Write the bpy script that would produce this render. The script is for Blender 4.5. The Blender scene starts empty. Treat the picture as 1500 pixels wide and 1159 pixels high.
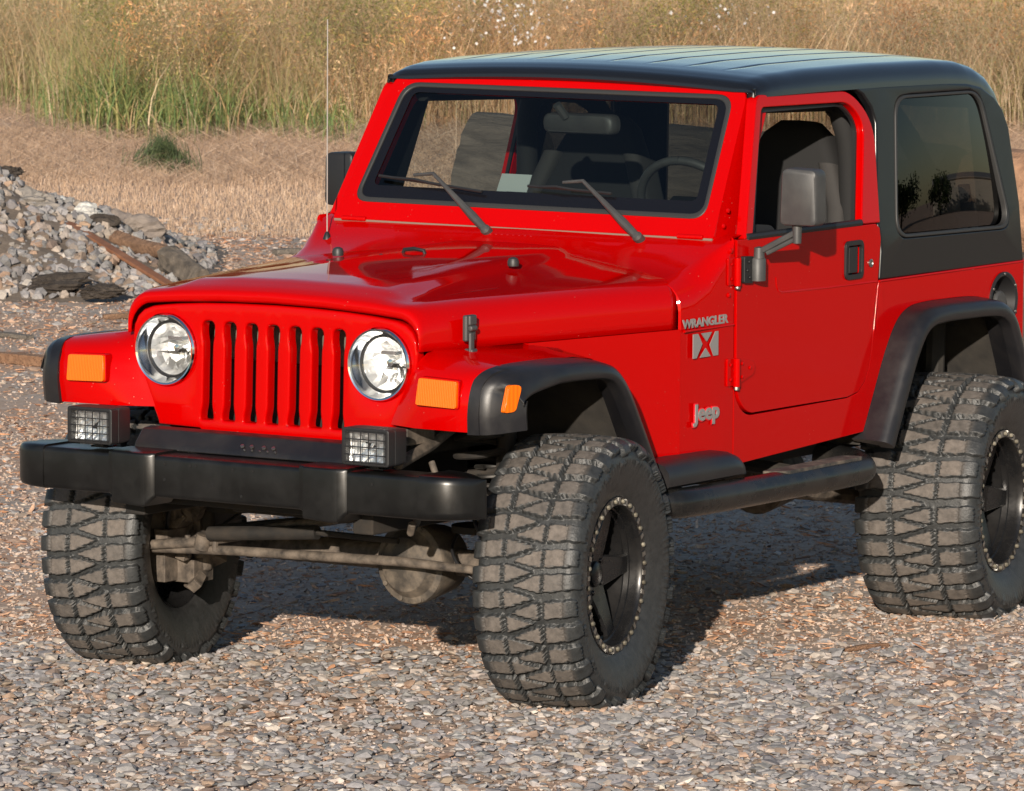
import bpy, bmesh, math, random
import numpy as np
from math import sin, cos, pi, radians, sqrt, atan2, tan
from mathutils import Vector, Matrix
from mathutils.geometry import delaunay_2d_cdt

random.seed(7); rng = np.random.default_rng(7)
scene = bpy.context.scene
COL = scene.collection

# ------------------------------------------------------------------ camera, sky, sun, exposure
YAW, PIT, ROL = 212.83967, -5.966744, 0.314454
CAM = Vector((14.822742, 10.113469, 2.733281))
_y, _p, _r = radians(YAW), radians(PIT), radians(ROL)
FW = Vector((cos(_y)*cos(_p), sin(_y)*cos(_p), sin(_p)))
RT = Vector((sin(_y), -cos(_y), 0)); UP = RT.cross(FW)
R2 = RT*cos(_r) + UP*sin(_r); U2 = -RT*sin(_r) + UP*cos(_r)
cd = bpy.data.cameras.new("camera"); cam = bpy.data.objects.new("camera", cd); COL.objects.link(cam)
cam.matrix_world = Matrix(((R2.x, U2.x, -FW.x, CAM.x), (R2.y, U2.y, -FW.y, CAM.y), (R2.z, U2.z, -FW.z, CAM.z), (0, 0, 0, 1)))
cd.sensor_fit = 'HORIZONTAL'; cd.sensor_width = 36.0; cd.lens = 8993.06/1500*36.0
cd.clip_start = 0.5; cd.clip_end = 3000
cd.dof.use_dof = True; cd.dof.focus_distance = 17.6; cd.dof.aperture_fstop = 30
scene.camera = cam
SUN_EL, SUN_AZ = 15.0, 26.0            # degrees above the horizon; degrees from +X towards +Y
w = bpy.data.worlds.new("World"); scene.world = w; w.use_nodes = True
nt = w.node_tree; nt.nodes.clear()
sky = nt.nodes.new("ShaderNodeTexSky"); sky.sky_type = 'NISHITA'; sky.sun_disc = False
sky.sun_elevation = radians(SUN_EL); sky.sun_rotation = radians(90-SUN_AZ); sky.dust_density = 0.5; sky.ozone_density = 1.4; sky.air_density = 1.0
bg = nt.nodes.new("ShaderNodeBackground"); bg.inputs['Strength'].default_value = 0.085
wo = nt.nodes.new("ShaderNodeOutputWorld")
nt.links.new(sky.outputs[0], bg.inputs[0]); nt.links.new(bg.outputs[0], wo.inputs[0])
sl = bpy.data.lights.new("sun", 'SUN'); sl.energy = 5.0; sl.angle = radians(0.55); sl.color = (1.0, 0.89, 0.76)
so = bpy.data.objects.new("sun", sl); COL.objects.link(so)
SD = Vector((cos(radians(SUN_AZ))*cos(radians(SUN_EL)), sin(radians(SUN_AZ))*cos(radians(SUN_EL)), sin(radians(SUN_EL))))
so.rotation_euler = SD.to_track_quat('Z', 'Y').to_euler(); so.location = (10, 5, 12)
scene.view_settings.view_transform = 'Standard'; scene.view_settings.look = 'None'
scene.view_settings.exposure = 0.36; scene.view_settings.gamma = 1.0; scene.view_settings.use_curve_mapping = False
scene.cycles.use_denoising = True
scene.cycles.max_bounces = 8; scene.cycles.transparent_max_bounces = 16

# ------------------------------------------------------------------ materials
def new_mat(name):
    m = bpy.data.materials.new(name); m.use_nodes = True
    t = m.node_tree; return m, t, t.nodes['Principled BSDF']
def N(t, kind, **kw):
    n = t.nodes.new(kind)
    for k, v in kw.items():
        if k.startswith('_'): setattr(n, k[1:], v)
        else: n.inputs[k].default_value = v
    return n
def noise(t, scale, detail=4, rough=.6, coord='Object'):
    tc = N(t, 'ShaderNodeTexCoord'); n = N(t, 'ShaderNodeTexNoise', Scale=scale, Detail=detail, Roughness=rough)
    t.links.new(tc.outputs[coord], n.inputs['Vector']); return n
def ramp(t, src, stops):
    r = N(t, 'ShaderNodeValToRGB'); e = r.color_ramp.elements
    while len(e) < len(stops): e.new(0.5)
    for el, (p, c) in zip(e, stops):
        el.position = p; el.color = (*c, 1) if len(c) == 3 else c
    t.links.new(src, r.inputs[0]); return r
def bump(t, b, src, strength, dist):
    n = N(t, 'ShaderNodeBump', Strength=strength, Distance=dist); t.links.new(src, n.inputs['Height']); t.links.new(n.outputs[0], b.inputs['Normal']); return n
def simple(name, col, rough=.5, metal=0., coat=0., bumps=None, var=None, dust=None, spec=.5):
    m, t, b = new_mat(name)
    b.inputs['Base Color'].default_value = (*col, 1); b.inputs['Roughness'].default_value = rough
    b.inputs['Metallic'].default_value = metal; b.inputs['Coat Weight'].default_value = coat; b.inputs['Coat Roughness'].default_value = .04
    b.inputs['Specular IOR Level'].default_value = spec
    if var:
        n = noise(t, var[0], 5)
        r = ramp(t, n.outputs[0], [(.32, col), (.68, var[1])]); t.links.new(r.outputs[0], b.inputs['Base Color'])
    if dust:                                     # (scale, colour, amount): patchy dirt on the surface
        n = noise(t, dust[0], 6, .65); k = ramp(t, n.outputs[0], [(.42, (0, 0, 0)), (.75, (dust[2],)*3)])
        mx = N(t, 'ShaderNodeMix', _data_type='RGBA'); mx.inputs[7].default_value = (*dust[1], 1); mx.inputs[6].default_value = (*col, 1)
        t.links.new(k.outputs[0], mx.inputs[0]); t.links.new(mx.outputs[2], b.inputs['Base Color'])
        ad = N(t, 'ShaderNodeMath', _operation='MULTIPLY_ADD'); ad.inputs[1].default_value = .5; ad.inputs[2].default_value = rough
        t.links.new(k.outputs[0], ad.inputs[0]); t.links.new(ad.outputs[0], b.inputs['Roughness'])
    if bumps:
        n = noise(t, bumps[0], 4); bump(t, b, n.outputs[0], bumps[1], bumps[2])
    return m
def glass(name, tint, ior=1.5, rough=0.0):
    m, t, b = new_mat(name); t.nodes.remove(b)
    fr = N(t, 'ShaderNodeFresnel', IOR=ior); ge = N(t, 'ShaderNodeNewGeometry')
    ma = N(t, 'ShaderNodeMath', _operation='MULTIPLY_ADD'); ma.inputs[1].default_value = 1/ior-ior; ma.inputs[2].default_value = ior
    t.links.new(ge.outputs['Backfacing'], ma.inputs[0]); t.links.new(ma.outputs[0], fr.inputs['IOR']); tr = N(t, 'ShaderNodeBsdfTransparent'); tr.inputs[0].default_value = (*tint, 1)
    gl = N(t, 'ShaderNodeBsdfGlossy', Roughness=rough); gl.inputs[0].default_value = (1, 1, 1, 1); mx = N(t, 'ShaderNodeMixShader')
    t.links.new(fr.outputs[0], mx.inputs[0]); t.links.new(tr.outputs[0], mx.inputs[1]); t.links.new(gl.outputs[0], mx.inputs[2])
    t.links.new(mx.outputs[0], t.nodes['Material Output'].inputs[0]); return m
def attr_mat(name, rough=.85, bumps=None, transl=0., mul=None, spec=.3):
    m, t, b = new_mat(name)
    a = N(t, 'ShaderNodeAttribute', _attribute_name='col'); b.inputs['Roughness'].default_value = rough; b.inputs['Specular IOR Level'].default_value = spec
    src = a.outputs['Color']
    if mul:
        n = noise(t, mul[0], 4, .7); r = ramp(t, n.outputs[0], [(.3, (mul[1],)*3), (.7, (mul[2],)*3)])
        mx = N(t, 'ShaderNodeMix', _data_type='RGBA', _blend_type='MULTIPLY'); mx.inputs[0].default_value = 1
        t.links.new(src, mx.inputs[6]); t.links.new(r.outputs[0], mx.inputs[7]); src = mx.outputs[2]
    t.links.new(src, b.inputs['Base Color'])
    if bumps: n2 = noise(t, bumps[0], 4); bump(t, b, n2.outputs[0], bumps[1], bumps[2])
    if transl:
        tl = N(t, 'ShaderNodeBsdfTranslucent'); mx = N(t, 'ShaderNodeMixShader'); mx.inputs[0].default_value = transl
        t.links.new(src, tl.inputs[0]); t.links.new(b.outputs[0], mx.inputs[1]); t.links.new(tl.outputs[0], mx.inputs[2])
        t.links.new(mx.outputs[0], t.nodes['Material Output'].inputs[0])
    return m

RED = simple('red_paint', (.42, .0004, .0003), .36, coat=.75, bumps=(260, .04, .0005), spec=.0)
RED.node_tree.nodes['Principled BSDF'].inputs['Coat IOR'].default_value = 1.36
_t = RED.node_tree; _b = _t.nodes['Principled BSDF']; _tc = N(_t, 'ShaderNodeTexCoord'); _v = N(_t, 'ShaderNodeTexVoronoi', Scale=48.); _t.links.new(_tc.outputs['Object'], _v.inputs['Vector'])
_k = ramp(_t, _v.outputs['Distance'], [(.045, (1, 1, 1)), (.075, (0, 0, 0))]); _n = noise(_t, 5, 3); _g = ramp(_t, _n.outputs[0], [(.52, (0, 0, 0)), (.66, (.8, .8, .8))])
_mm = N(_t, 'ShaderNodeMath', _operation='MULTIPLY'); _t.links.new(_k.outputs[0], _mm.inputs[0]); _t.links.new(_g.outputs[0], _mm.inputs[1])
_mx = N(_t, 'ShaderNodeMix', _data_type='RGBA'); _mx.inputs[6].default_value = (.42, .0004, .0003, 1); _mx.inputs[7].default_value = (.50, .22, .17, 1); _t.links.new(_mm.outputs[0], _mx.inputs[0]); _t.links.new(_mx.outputs[2], _b.inputs['Base Color'])
_nd = noise(_t, 2.3, 5, .65); _rr = ramp(_t, _nd.outputs[0], [(.35, (.30,)*3), (.7, (.44,)*3)]); _t.links.new(_rr.outputs[0], _b.inputs['Roughness']); _cr = ramp(_t, _nd.outputs[0], [(.4, (.02,)*3), (.7, (.13,)*3)]); _t.links.new(_cr.outputs[0], _b.inputs['Coat Roughness'])
HARD = simple('hardtop_black', (.0065, .0068, .008), .27, bumps=(420, .06, .0006))
PLAS = simple('flare_plastic', (.010, .010, .012), .33, dust=(7, (.04, .034, .03), .35), bumps=(500, .15, .0008))
BUMP = simple('bumper_black', (.004, .004, .004), .30, dust=(9, (.026, .025, .024), .25), bumps=(300, .1, .0006))
BLK = simple('black_trim', (.012, .012, .013), .5)
RUB = simple('seal_rubber', (.026, .026, .026), .5)
FRIT = simple('black_frit', (.006, .006, .008), .15)
DARK = simple('underbody_black', (.010, .009, .008), .75, dust=(10, (.06, .045, .032), .6))
DIRT = simple('dirty_metal', (.022, .018, .015), .75, var=(22, (.16, .128, .10)), bumps=(60, .4, .004))
LINER = simple('wheel_well_dirt', (.012, .011, .010), .85, var=(9, (.038, .033, .027)), bumps=(40, .3, .004))
CHROME = simple('chrome', (.82, .83, .84), .07, metal=1.)
REFLH = simple('headlamp_reflector', (.97, .97, .97), .42, metal=1.)
SATIN = simple('satin_steel', (.45, .44, .42), .38, metal=1., var=(30, (.30, .28, .25)))
WHEELM = simple('wheel_black', (.014, .014, .015), .24, metal=.3, dust=(14, (.04, .036, .032), .35))
BOLT = simple('bolt_brass', (.10, .088, .065), .55, metal=.4, var=(25, (.32, .29, .225)))
GREYP = simple('grey_plastic', (.040, .040, .041), .5, bumps=(300, .2, .001), var=(14, (.062, .062, .060)))
AMBER = simple('amber_lens', (.70, .125, .0008), .16, coat=.5, spec=.3)
_t = AMBER.node_tree; _w = N(_t, 'ShaderNodeTexWave', Scale=55.); _w.bands_direction = 'Y'; _tc = N(_t, 'ShaderNodeTexCoord'); _t.links.new(_tc.outputs['Object'], _w.inputs['Vector']); bump(_t, _t.nodes['Principled BSDF'], _w.outputs['Color'], .5, .002)
GLASS = glass('windscreen_glass', (.54, .59, .58), 1.5)
TINT = glass('tinted_glass', (.085, .088, .088), 1.52, .004)
LENS = glass('lamp_lens', (.96, .97, .97), 1.5)
REFL = simple('lamp_reflector', (.95, .95, .95), .13, metal=1.)
_t = REFL.node_tree; _n = noise(_t, 30, 1, .4); bump(_t, _t.nodes['Principled BSDF'], _n.outputs[0], .9, .022)
SEATM = simple('seat_fabric', (.010, .010, .0105), .85, bumps=(300, .3, .002))
SEATG = simple('seat_grey', (.034, .032, .031), .85, bumps=(300, .3, .002))
DASHM = simple('dash_plastic', (.016, .017, .019), .6)
BADGE = simple('badge_silver', (.27, .26, .255), .4, metal=.2)
LIT_PATCH = simple('pale_lit_patch', (.42, .46, .45), .7)  # pale tone imitating a bright lit patch behind the windscreen
RADI = simple('radiator_dust', (.10, .085, .068), .8, bumps=(220, .6, .004), var=(12, (.17, .145, .115)))
ANTM = simple('antenna_steel', (.36, .335, .31), .45, metal=.2)

# tyre rubber: block tops that touch the ground carry dried dust, grooves stay grey
def tyre_mat():
    m, t, b = new_mat('tyre_rubber')
    a = N(t, 'ShaderNodeAttribute', _attribute_name='col')
    n = noise(t, 45, 6, .7); r = ramp(t, n.outputs[0], [(.3, (.55,)*3), (.7, (1.25,)*3)])
    mx = N(t, 'ShaderNodeMix', _data_type='RGBA', _blend_type='MULTIPLY'); mx.inputs[0].default_value = 1
    t.links.new(a.outputs['Color'], mx.inputs[6]); t.links.new(r.outputs[0], mx.inputs[7]); t.links.new(mx.outputs[2], b.inputs['Base Color'])
    rr_ = N(t, 'ShaderNodeMapRange'); rr_.inputs[1].default_value = .03; rr_.inputs[2].default_value = .13; rr_.inputs[3].default_value = .42; rr_.inputs[4].default_value = .9; t.links.new(a.outputs['Fac'], rr_.inputs[0]); t.links.new(rr_.outputs[0], b.inputs['Roughness'])
    n2 = noise(t, 120, 5, .7); bump(t, b, n2.outputs[0], .5, .003)
    return m
TYRE = tyre_mat()
STONE = attr_mat('stone', .85, (60, .5, .004), mul=(35, .75, 1.25))
BARK = attr_mat('bark_chip', .85, (90, .5, .003), mul=(60, .7, 1.3))
GRASSM = attr_mat('grass', .7, None, .35)
LEAFM = attr_mat('leaves', .7, None, .25)

def ground_mat():
    m, t, b = new_mat('gravel_ground')
    tc = N(t, 'ShaderNodeTexCoord')
    n1 = noise(t, .9, 5, .65); n2 = noise(t, 34, 6, .7); v = N(t, 'ShaderNodeTexVoronoi', Scale=42)
    t.links.new(tc.outputs['Object'], v.inputs['Vector'])
    c1 = ramp(t, n2.outputs[0], [(.3, (.33, .22, .155)), (.5, (.46, .315, .225)), (.72, (.54, .41, .31))])
    c2 = ramp(t, v.outputs['Color'], [(0., (.25, .23, .21)), (.5, (.40, .325, .265)), (1., (.50, .45, .405))])
    k = ramp(t, n1.outputs[0], [(.4, (0, 0, 0)), (.62, (1, 1, 1))])
    mx = N(t, 'ShaderNodeMix', _data_type='RGBA'); t.links.new(k.outputs[0], mx.inputs[0]); t.links.new(c1.outputs[0], mx.inputs[6]); t.links.new(c2.outputs[0], mx.inputs[7])
    t.links.new(mx.outputs[2], b.inputs['Base Color']); b.inputs['Roughness'].default_value = .95; b.inputs['Specular IOR Level'].default_value = .2
    bump(t, b, v.outputs['Distance'], .4, .006)
    return m
def soil_mat(name, a, c, sc):
    m, t, b = new_mat(name); n = noise(t, sc, 8, .7)
    r = ramp(t, n.outputs[0], [(.3, a), (.7, c)]); t.links.new(r.outputs[0], b.inputs['Base Color']); b.inputs['Roughness'].default_value = .95
    b.inputs['Specular IOR Level'].default_value = .2
    bump(t, b, n.outputs[0], .8, .03); return m
def wood_mat(name, a, c, sx=3, sz=60):
    m, t, b = new_mat(name); tc = N(t, 'ShaderNodeTexCoord'); mp = N(t, 'ShaderNodeMapping'); mp.inputs['Scale'].default_value = (sx, sz, sz)
    n = N(t, 'ShaderNodeTexNoise', Scale=1., Detail=8, Roughness=.7); t.links.new(tc.outputs['Object'], mp.inputs[0]); t.links.new(mp.outputs[0], n.inputs['Vector'])
    r = ramp(t, n.outputs[0], [(.3, a), (.7, c)]); t.links.new(r.outputs[0], b.inputs['Base Color']); b.inputs['Roughness'].default_value = .85
    bump(t, b, n.outputs[0], 1., .045); return m

# ------------------------------------------------------------------ geometry helpers
class G:
    def __init__(s): s.v = []; s.f = []; s.m = []
    def add(s, v, f, mi=0):
        o = len(s.v); s.v += [tuple(map(float, p)) for p in v]; s.f += [tuple(i+o for i in q) for q in f]; s.m += [mi]*len(f); return s
    def box(s, c, d, mi=0, rot=None):
        x, y, z = d[0]/2, d[1]/2, d[2]/2
        v = [Vector((a*x, b*y, e*z)) for a in (-1, 1) for b in (-1, 1) for e in (-1, 1)]
        if rot is not None: v = [rot @ p for p in v]
        return s.add([Vector(c)+p for p in v], [(0, 1, 3, 2), (4, 6, 7, 5), (0, 4, 5, 1), (2, 3, 7, 6), (0, 2, 6, 4), (1, 5, 7, 3)], mi)
    def loft(s, secs, closed=True, caps=True, mi=0):
        n = len(secs[0]); v = [p for q in secs for p in q]; f = []
        for i in range(len(secs)-1):
            for j in range(n if closed else n-1):
                k = (j+1) % n; f.append((i*n+j, i*n+k, (i+1)*n+k, (i+1)*n+j))
        if caps and closed: f += [tuple(range(n))[::-1], tuple((len(secs)-1)*n+i for i in range(n))]
        return s.add(v, f, mi)
    def tube(s, path, r, n=10, mi=0, caps=True):
        P = [Vector(p) for p in path]; rr = r if isinstance(r, (list, tuple)) else [r]*len(P); secs = []; a = None
        for i, p in enumerate(P):
            t = (P[min(i+1, len(P)-1)]-P[max(i-1, 0)]).normalized()
            if a is None:
                a = t.cross(Vector((0, 0, 1)) if abs(t.z) < .9 else Vector((1, 0, 0))).normalized()
            else: a = (a-t*a.dot(t)).normalized()
            b = t.cross(a); secs.append([p+(a*cos(2*pi*k/n)+b*sin(2*pi*k/n))*rr[i] for k in range(n)])
        return s.loft(secs, True, caps, mi)
    def lathe(s, prof, c, axis, n=32, mi=0, closed=False, caps=True):     # prof: (along axis, radius)
        A = Vector(axis).normalized(); a = A.cross(Vector((0, 0, 1)) if abs(A.z) < .9 else Vector((1, 0, 0))).normalized(); b = A.cross(a); C = Vector(c)
        secs = [[C+A*h+(a*cos(2*pi*k/n)+b*sin(2*pi*k/n))*r for k in range(n)] for h, r in prof]
        if closed: secs.append(secs[0])
        return s.loft(secs, True, caps and not closed, mi)
    def prism(s, outer, holes, fn, mi=0, ch=None):                      # fn(p2d, side 0/1) -> 3d
        loops = [list(outer)]+[list(h) for h in holes]
        flat = [p for l in loops for p in l]; n = len(flat); ed = []; o = 0
        for l in loops:
            ed += [(o+i, o+(i+1) % len(l)) for i in range(len(l))]; o += len(l)
        cv, _, cf, ov, _, _ = delaunay_2d_cdt([Vector((p[0], p[1])) for p in flat], ed, [], 0, 1e-7)
        back = {}
        for k, src in enumerate(ov):
            if src: back[k] = src[0]
        def inside(q, l):
            c = False
            for i in range(len(l)):
                a, b = l[i-1], l[i]
                if (a[1] > q.y) != (b[1] > q.y) and q.x < (b[0]-a[0])*(q.y-a[1])/(b[1]-a[1])+a[0]: c = not c
            return c
        tri = []
        for t in cf:
            q = (cv[t[0]]+cv[t[1]]+cv[t[2]])/3
            if inside(q, loops[0]) and not any(inside(q, l) for l in loops[1:]) and all(k in back for k in t): tri.append([back[k] for k in t])
        if ch:                                                 # rounded front edge: rings stepping out and back
            b, th = ch; ins = []
            for li, l in enumerate(loops):
                ar = sum(l[i-1][0]*l[i][1]-l[i][0]*l[i-1][1] for i in range(len(l))); sg_ = (1 if ar > 0 else -1)*(1 if li == 0 else -1)
                for i in range(len(l)):
                    p, a, q = Vector(l[i]), Vector(l[i-1]), Vector(l[(i+1) % len(l)]); t_ = ((p-a).normalized()+(q-p).normalized())
                    t_ = t_.normalized() if t_.length > 1e-6 else (q-p).normalized(); ins.append(Vector((-t_.y, t_.x))*sg_)
            rings = [[fn((p[0]+d.x*b*k, p[1]+d.y*b*k), b*z/th) for p, d in zip(flat, ins)] for k, z in ((1, 0), (.5, .13), (.13, .5), (0, 1))]
            v = [p for r in rings for p in r]+[fn(p, 1) for p in flat]; f = [tuple(t) for t in tri]+[tuple(i+4*n for i in t[::-1]) for t in tri]; o = 0
            for l in loops:
                for lev in range(4):
                    for i in range(len(l)):
                        j = (i+1) % len(l); f.append((lev*n+o+i, lev*n+o+j, (lev+1)*n+o+j, (lev+1)*n+o+i))
                o += len(l)
            return s.add(v, f, mi)
        v = [fn(p, 0) for p in flat]+[fn(p, 1) for p in flat]
        f = [tuple(t) for t in tri]+[tuple(i+n for i in t[::-1]) for t in tri]
        o = 0
        for l in loops:
            for i in range(len(l)):
                j = (i+1) % len(l); f.append((o+i, o+j, o+j+n, o+i+n))
            o += len(l)
        return s.add(v, f, mi)
    def obj(s, name, mats, parent=None, smooth=35, bevel=None, seg=2, sub=0, recalc=True, label=None, solid=None):
        me = bpy.data.meshes.new(name); me.from_pydata(s.v, [], s.f)
        if not isinstance(mats, (list, tuple)): mats = [mats]
        for m in mats: me.materials.append(m)
        me.polygons.foreach_set('material_index', s.m)
        bm = bmesh.new(); bm.from_mesh(me)
        if recalc:
            bmesh.ops.remove_doubles(bm, verts=bm.verts, dist=1e-5); bmesh.ops.recalc_face_normals(bm, faces=bm.faces)
        bm.to_mesh(me); bm.free()
        o = bpy.data.objects.new(name, me); COL.objects.link(o)
        if parent: o.parent = parent
        if solid:
            md = o.modifiers.new('thick', 'SOLIDIFY'); md.thickness = solid; md.offset = -1
        if bevel:
            md = o.modifiers.new('edge', 'BEVEL'); md.width = bevel; md.segments = seg; md.limit_method = 'ANGLE'; md.angle_limit = radians(38); md.harden_normals = False
        if sub:
            md = o.modifiers.new('sub', 'SUBSURF'); md.levels = sub; md.render_levels = sub
        if smooth:
            me.polygons.foreach_set('use_smooth', [True]*len(me.polygons))
            if not bevel and not sub: me.set_sharp_from_angle(angle=radians(smooth))
            elif bevel:
                md = o.modifiers.new('wn', 'WEIGHTED_NORMAL'); md.keep_sharp = True; md.weight = 80
        if label: o['label'] = label
        return o
def empty(name, loc=(0, 0, 0), parent=None):
    o = bpy.data.objects.new(name, None); o.location = loc; COL.objects.link(o)
    if parent: o.parent = parent
    return o
def tag(o, label=None, cat=None, group=None, kind=None):
    if label: o['label'] = label
    if cat: o['category'] = cat
    if group: o['group'] = group
    if kind: o['kind'] = kind
    return o
def arc(c, r, a0, a1, n=6, rz=None):
    rz = r if rz is None else rz
    return [(c[0]+r*cos(radians(a0+(a1-a0)*i/n)), c[1]+rz*sin(radians(a0+(a1-a0)*i/n))) for i in range(n+1)]
def rnd(poly, r, n=5):                                          # round polygon corners; r: number or list
    out = []; m = len(poly)
    for i in range(m):
        p = Vector(poly[i]); a = Vector(poly[i-1])-p; b = Vector(poly[(i+1) % m])-p
        ri = r[i] if isinstance(r, (list, tuple)) else r
        if ri <= 0: out.append(tuple(p)); continue
        d = min(ri, a.length*.48, b.length*.48); A = p+a.normalized()*d; B = p+b.normalized()*d
        for k in range(n+1):
            t = k/n; out.append(tuple(A*(1-t)**2+p*2*t*(1-t)+B*t*t))
    return out
def lerp(a, b, t): return a+(b-a)*t
def itp(x, xs, ys): return float(np.interp(x, xs, ys))

# ================================================================== VEHICLE
CAR = empty('off_road_vehicle')
tag(CAR, 'red two-door off-road vehicle with black hardtop and big muddy tyres parked on gravel', 'vehicle')
BY = .757

# ---- grille (front plate with seven slots), leaning slightly back
def gx(z): return .432-(z-.79)*.03
half = [(0, 1.152), (.13, 1.1505), (.25, 1.146), (.34, 1.1395), (.395, 1.1335), (.428, 1.129), (.46, 1.118), (.482, 1.099), (.495, 1.072), (.499, 1.04), (.499, 1.0), (.47, .93), (.405, .80), (.40, .785), (.255, .782), (.235, .765), (0, .765)]
outl = half+[(-y, z) for y, z in half[::-1][1:-1]]
slots = []
for i in range(-3, 4):
    c = i*.0765
    s_ = [(c-.0215, 1.095), (c+.0215, 1.095), (c+.0215, 1.055), (c+.016, 1.03), (c+.016, .85), (c+.0215, .825), (c+.0215, .808), (c-.0215, .808), (c-.0215, .825), (c-.016, .85), (c-.016, 1.03), (c-.0215, 1.055)]
    slots.append(rnd(s_, [.02, .02, .012, .012, .012, .012, .006, .006, .012, .012, .012, .012], 4))
hl = [[(sg*.375+.103*cos(2*pi*k/32), 1.004+.103*sin(2*pi*k/32)) for k in range(32)] for sg in (-1, 1)]
G().prism(outl, slots+hl, lambda p, s: (gx(p[1])-s*.035, p[0], p[1]), ch=(.007, .035)).obj('grille', RED, CAR, smooth=60)
G().box((.295, 0, .955), (.02, .74, .40)).obj('radiator', RADI, CAR, bevel=.004)
G().prism([(p[0]*.985, .766+(p[1]-.766)*.985) for p in outl], hl, lambda p, s: (.25-s*.012, p[0], p[1])).obj('radiator_shroud', BLK, CAR, smooth=0)

# ---- headlights
for sg in (-1, 1):
    hlp = empty('headlight', (.43, sg*.375, 1.004), CAR)
    A = (1, 0, 0)
    G().lathe([(-.012, .103), (.006, .106), (.012, .102), (.010, .097), (-.002, .093), (-.016, .084), (-.028, .080)], (0, 0, 0), A, 56, caps=False).obj('bezel', CHROME, hlp, recalc=False)
    g = G(); g.lathe([(-.030, .0815), (-.022, .081), (-.022, .077), (-.030, .076)], (0, 0, 0), A, 48, caps=False); g.obj('lens_ring', BLK, hlp, recalc=False)
    fr_ = random.Random(11); g = G(); K = 22; rows = [(-.100, .012), (-.094, .030), (-.080, .048), (-.060, .063), (-.030, .079)]; V = []
    for ri, (h, r) in enumerate(rows):
        for k in range(K):
            a = 2*pi*(k+.5*(ri % 2))/K; e_ = .0035 if ri < 4 else 0; V.append((h+fr_.uniform(-e_, e_), (r+fr_.uniform(-e_, e_))*cos(a), (r+fr_.uniform(-e_, e_))*sin(a)))
    g.add(V, [(ri*K+k, ri*K+(k+1) % K, (ri+1)*K+(k+1) % K, (ri+1)*K+k) for ri in range(4) for k in range(K)]+[tuple(range(K))]); g.obj('reflector', REFLH, hlp, recalc=False, smooth=0)
    g = G(); g.lathe([(-.100, .011), (-.052, .011), (-.050, .001)], (0, 0, 0), A, 16); g.box((-.06, 0, .030), (.03, .05, .010)); g.obj('bulb', CHROME, hlp)
    g = G(); V = []; F = []                                     # fluted lens
    for i in range(25):
        for j in range(64):
            r = .079*i/24; a = 2*pi*j/64; V.append((-.024+.020*(1-(r/.079)**2)+.0006*abs(sin(r*sin(a)*0+r*cos(a)*420)), r*cos(a), r*sin(a)))
    for i in range(24):
        for j in range(64): F.append((i*64+j, i*64+(j+1) % 64, (i+1)*64+(j+1) % 64, (i+1)*64+j))
    g.add(V, F); g.obj('lens', LENS, hlp, recalc=False, smooth=60)

# ---- hood
def hw(x): return itp(x, [-.95, .44], [.80, .512])
def hood_sec(t):
    """one cross-section from the front lip (t=0) to the rear edge (t=1), left half y>=0 then mirrored"""
    H = []
    ts = [0, .018, .045, .09, .16, .3, .5, .7, .85, 1.]
    X0 = itp(t, ts, [.424, .432, .428, .400, .33, .18, -.05, -.28, -.46, -.60])
    zt = itp(t, ts, [1.157, 1.172, 1.186, 1.196, 1.201, 1.207, 1.213, 1.219, 1.223, 1.227])
    gr = itp(t, ts, [0, .012, .016, .018, .018, .014, .010, .006, .003, 0])
    bh = itp(t, ts, [0, 0, 0, .004, .019, .020, .020, .019, .016, .012])
    bw = itp(t, ts, [.37, .37, .37, .37, .36, .34, .31, .28, .25, .22])
    W = itp(t, ts, [.503, .510, .514, .52, .537, .568, .618, .667, .706, .736])
    r = .075; zb = 1.047
    zc = lambda y: zt-.021*(y/.45)**2 if y < .45 else zt-.021-(y-.45)*.09
    ys = [0, bw*.5, bw-.045, bw-.015, bw+.015, bw+.045, lerp(bw+.045, W-r, .5), W-r]
    hs = [1, 1, 1, .75, .25, 0, 0, 0]
    for y, h in zip(ys, hs): H.append((y, zc(y)+bh*h))
    ze = zc(W-r)
    for k in range(1, 7):
        a = k/6*pi/2; H.append((W-r+r*sin(a), ze-r*(1-cos(a))*1.05))
    H.append((W, lerp(ze-r*1.05, zb, .5))); H.append((W, zb))
    out = []
    for y, z in H:
        k = max(0., min(1., y/W)); x = X0
        if t > .5:                                            # rear edge sweeps back towards the middle
            back = itp(k, [0, .35, .7, .88, 1], [.27, .27, .19, .09, 0])
            x = X0-back*((t-.5)/.5)**1.5
            z += (X0-x)*.075
        out.append((x, y, z))
    return out
secs = []
for i in range(46):
    t = (i/45)**1.25; L = hood_sec(t)
    secs.append([(x, -y, z) for x, y, z in L[::-1][:-1]]+L)
G().loft(secs, False).obj('hood', RED, CAR, smooth=50, solid=.006, recalc=False)

# ---- cowl and the side panel ahead of the doors
secs = []
for x, zt, W, r, dp in [(-.605, 1.195, .738, .08, .02), (-.61, 1.205, .745, .085, .02), (-.68, 1.218, .750, .09, .02), (-.76, 1.238, .754, .08, .018), (-.84, 1.270, .757, .05, .012), (-.893, 1.298, .757, .018, .006)]:
    H = [(0, zt), (.3, zt-.2*dp), (W-r-.12, zt-.6*dp), (W-r, zt-dp)]
    for k in range(1, 8):
        a = k/7*pi/2; H.append((W-r+r*sin(a), zt-dp-r*(1-cos(a))))
    H += [(W, 1.0), (W, .80), (W, .615), (W-.03, .612)]
    secs.append([(x, -y, z) for y, z in H[::-1][:-1]]+[(x, y, z) for y, z in H])
secs.append([(-.96 if abs(p[1]) < .745 and p[2] > 1.24 else -.893, p[1], p[2]+(.012 if p[2] > 1.24 else 0)) for p in secs[-1]])
G().loft(secs, False).obj('cowl', RED, CAR, smooth=40, recalc=False)

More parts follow.
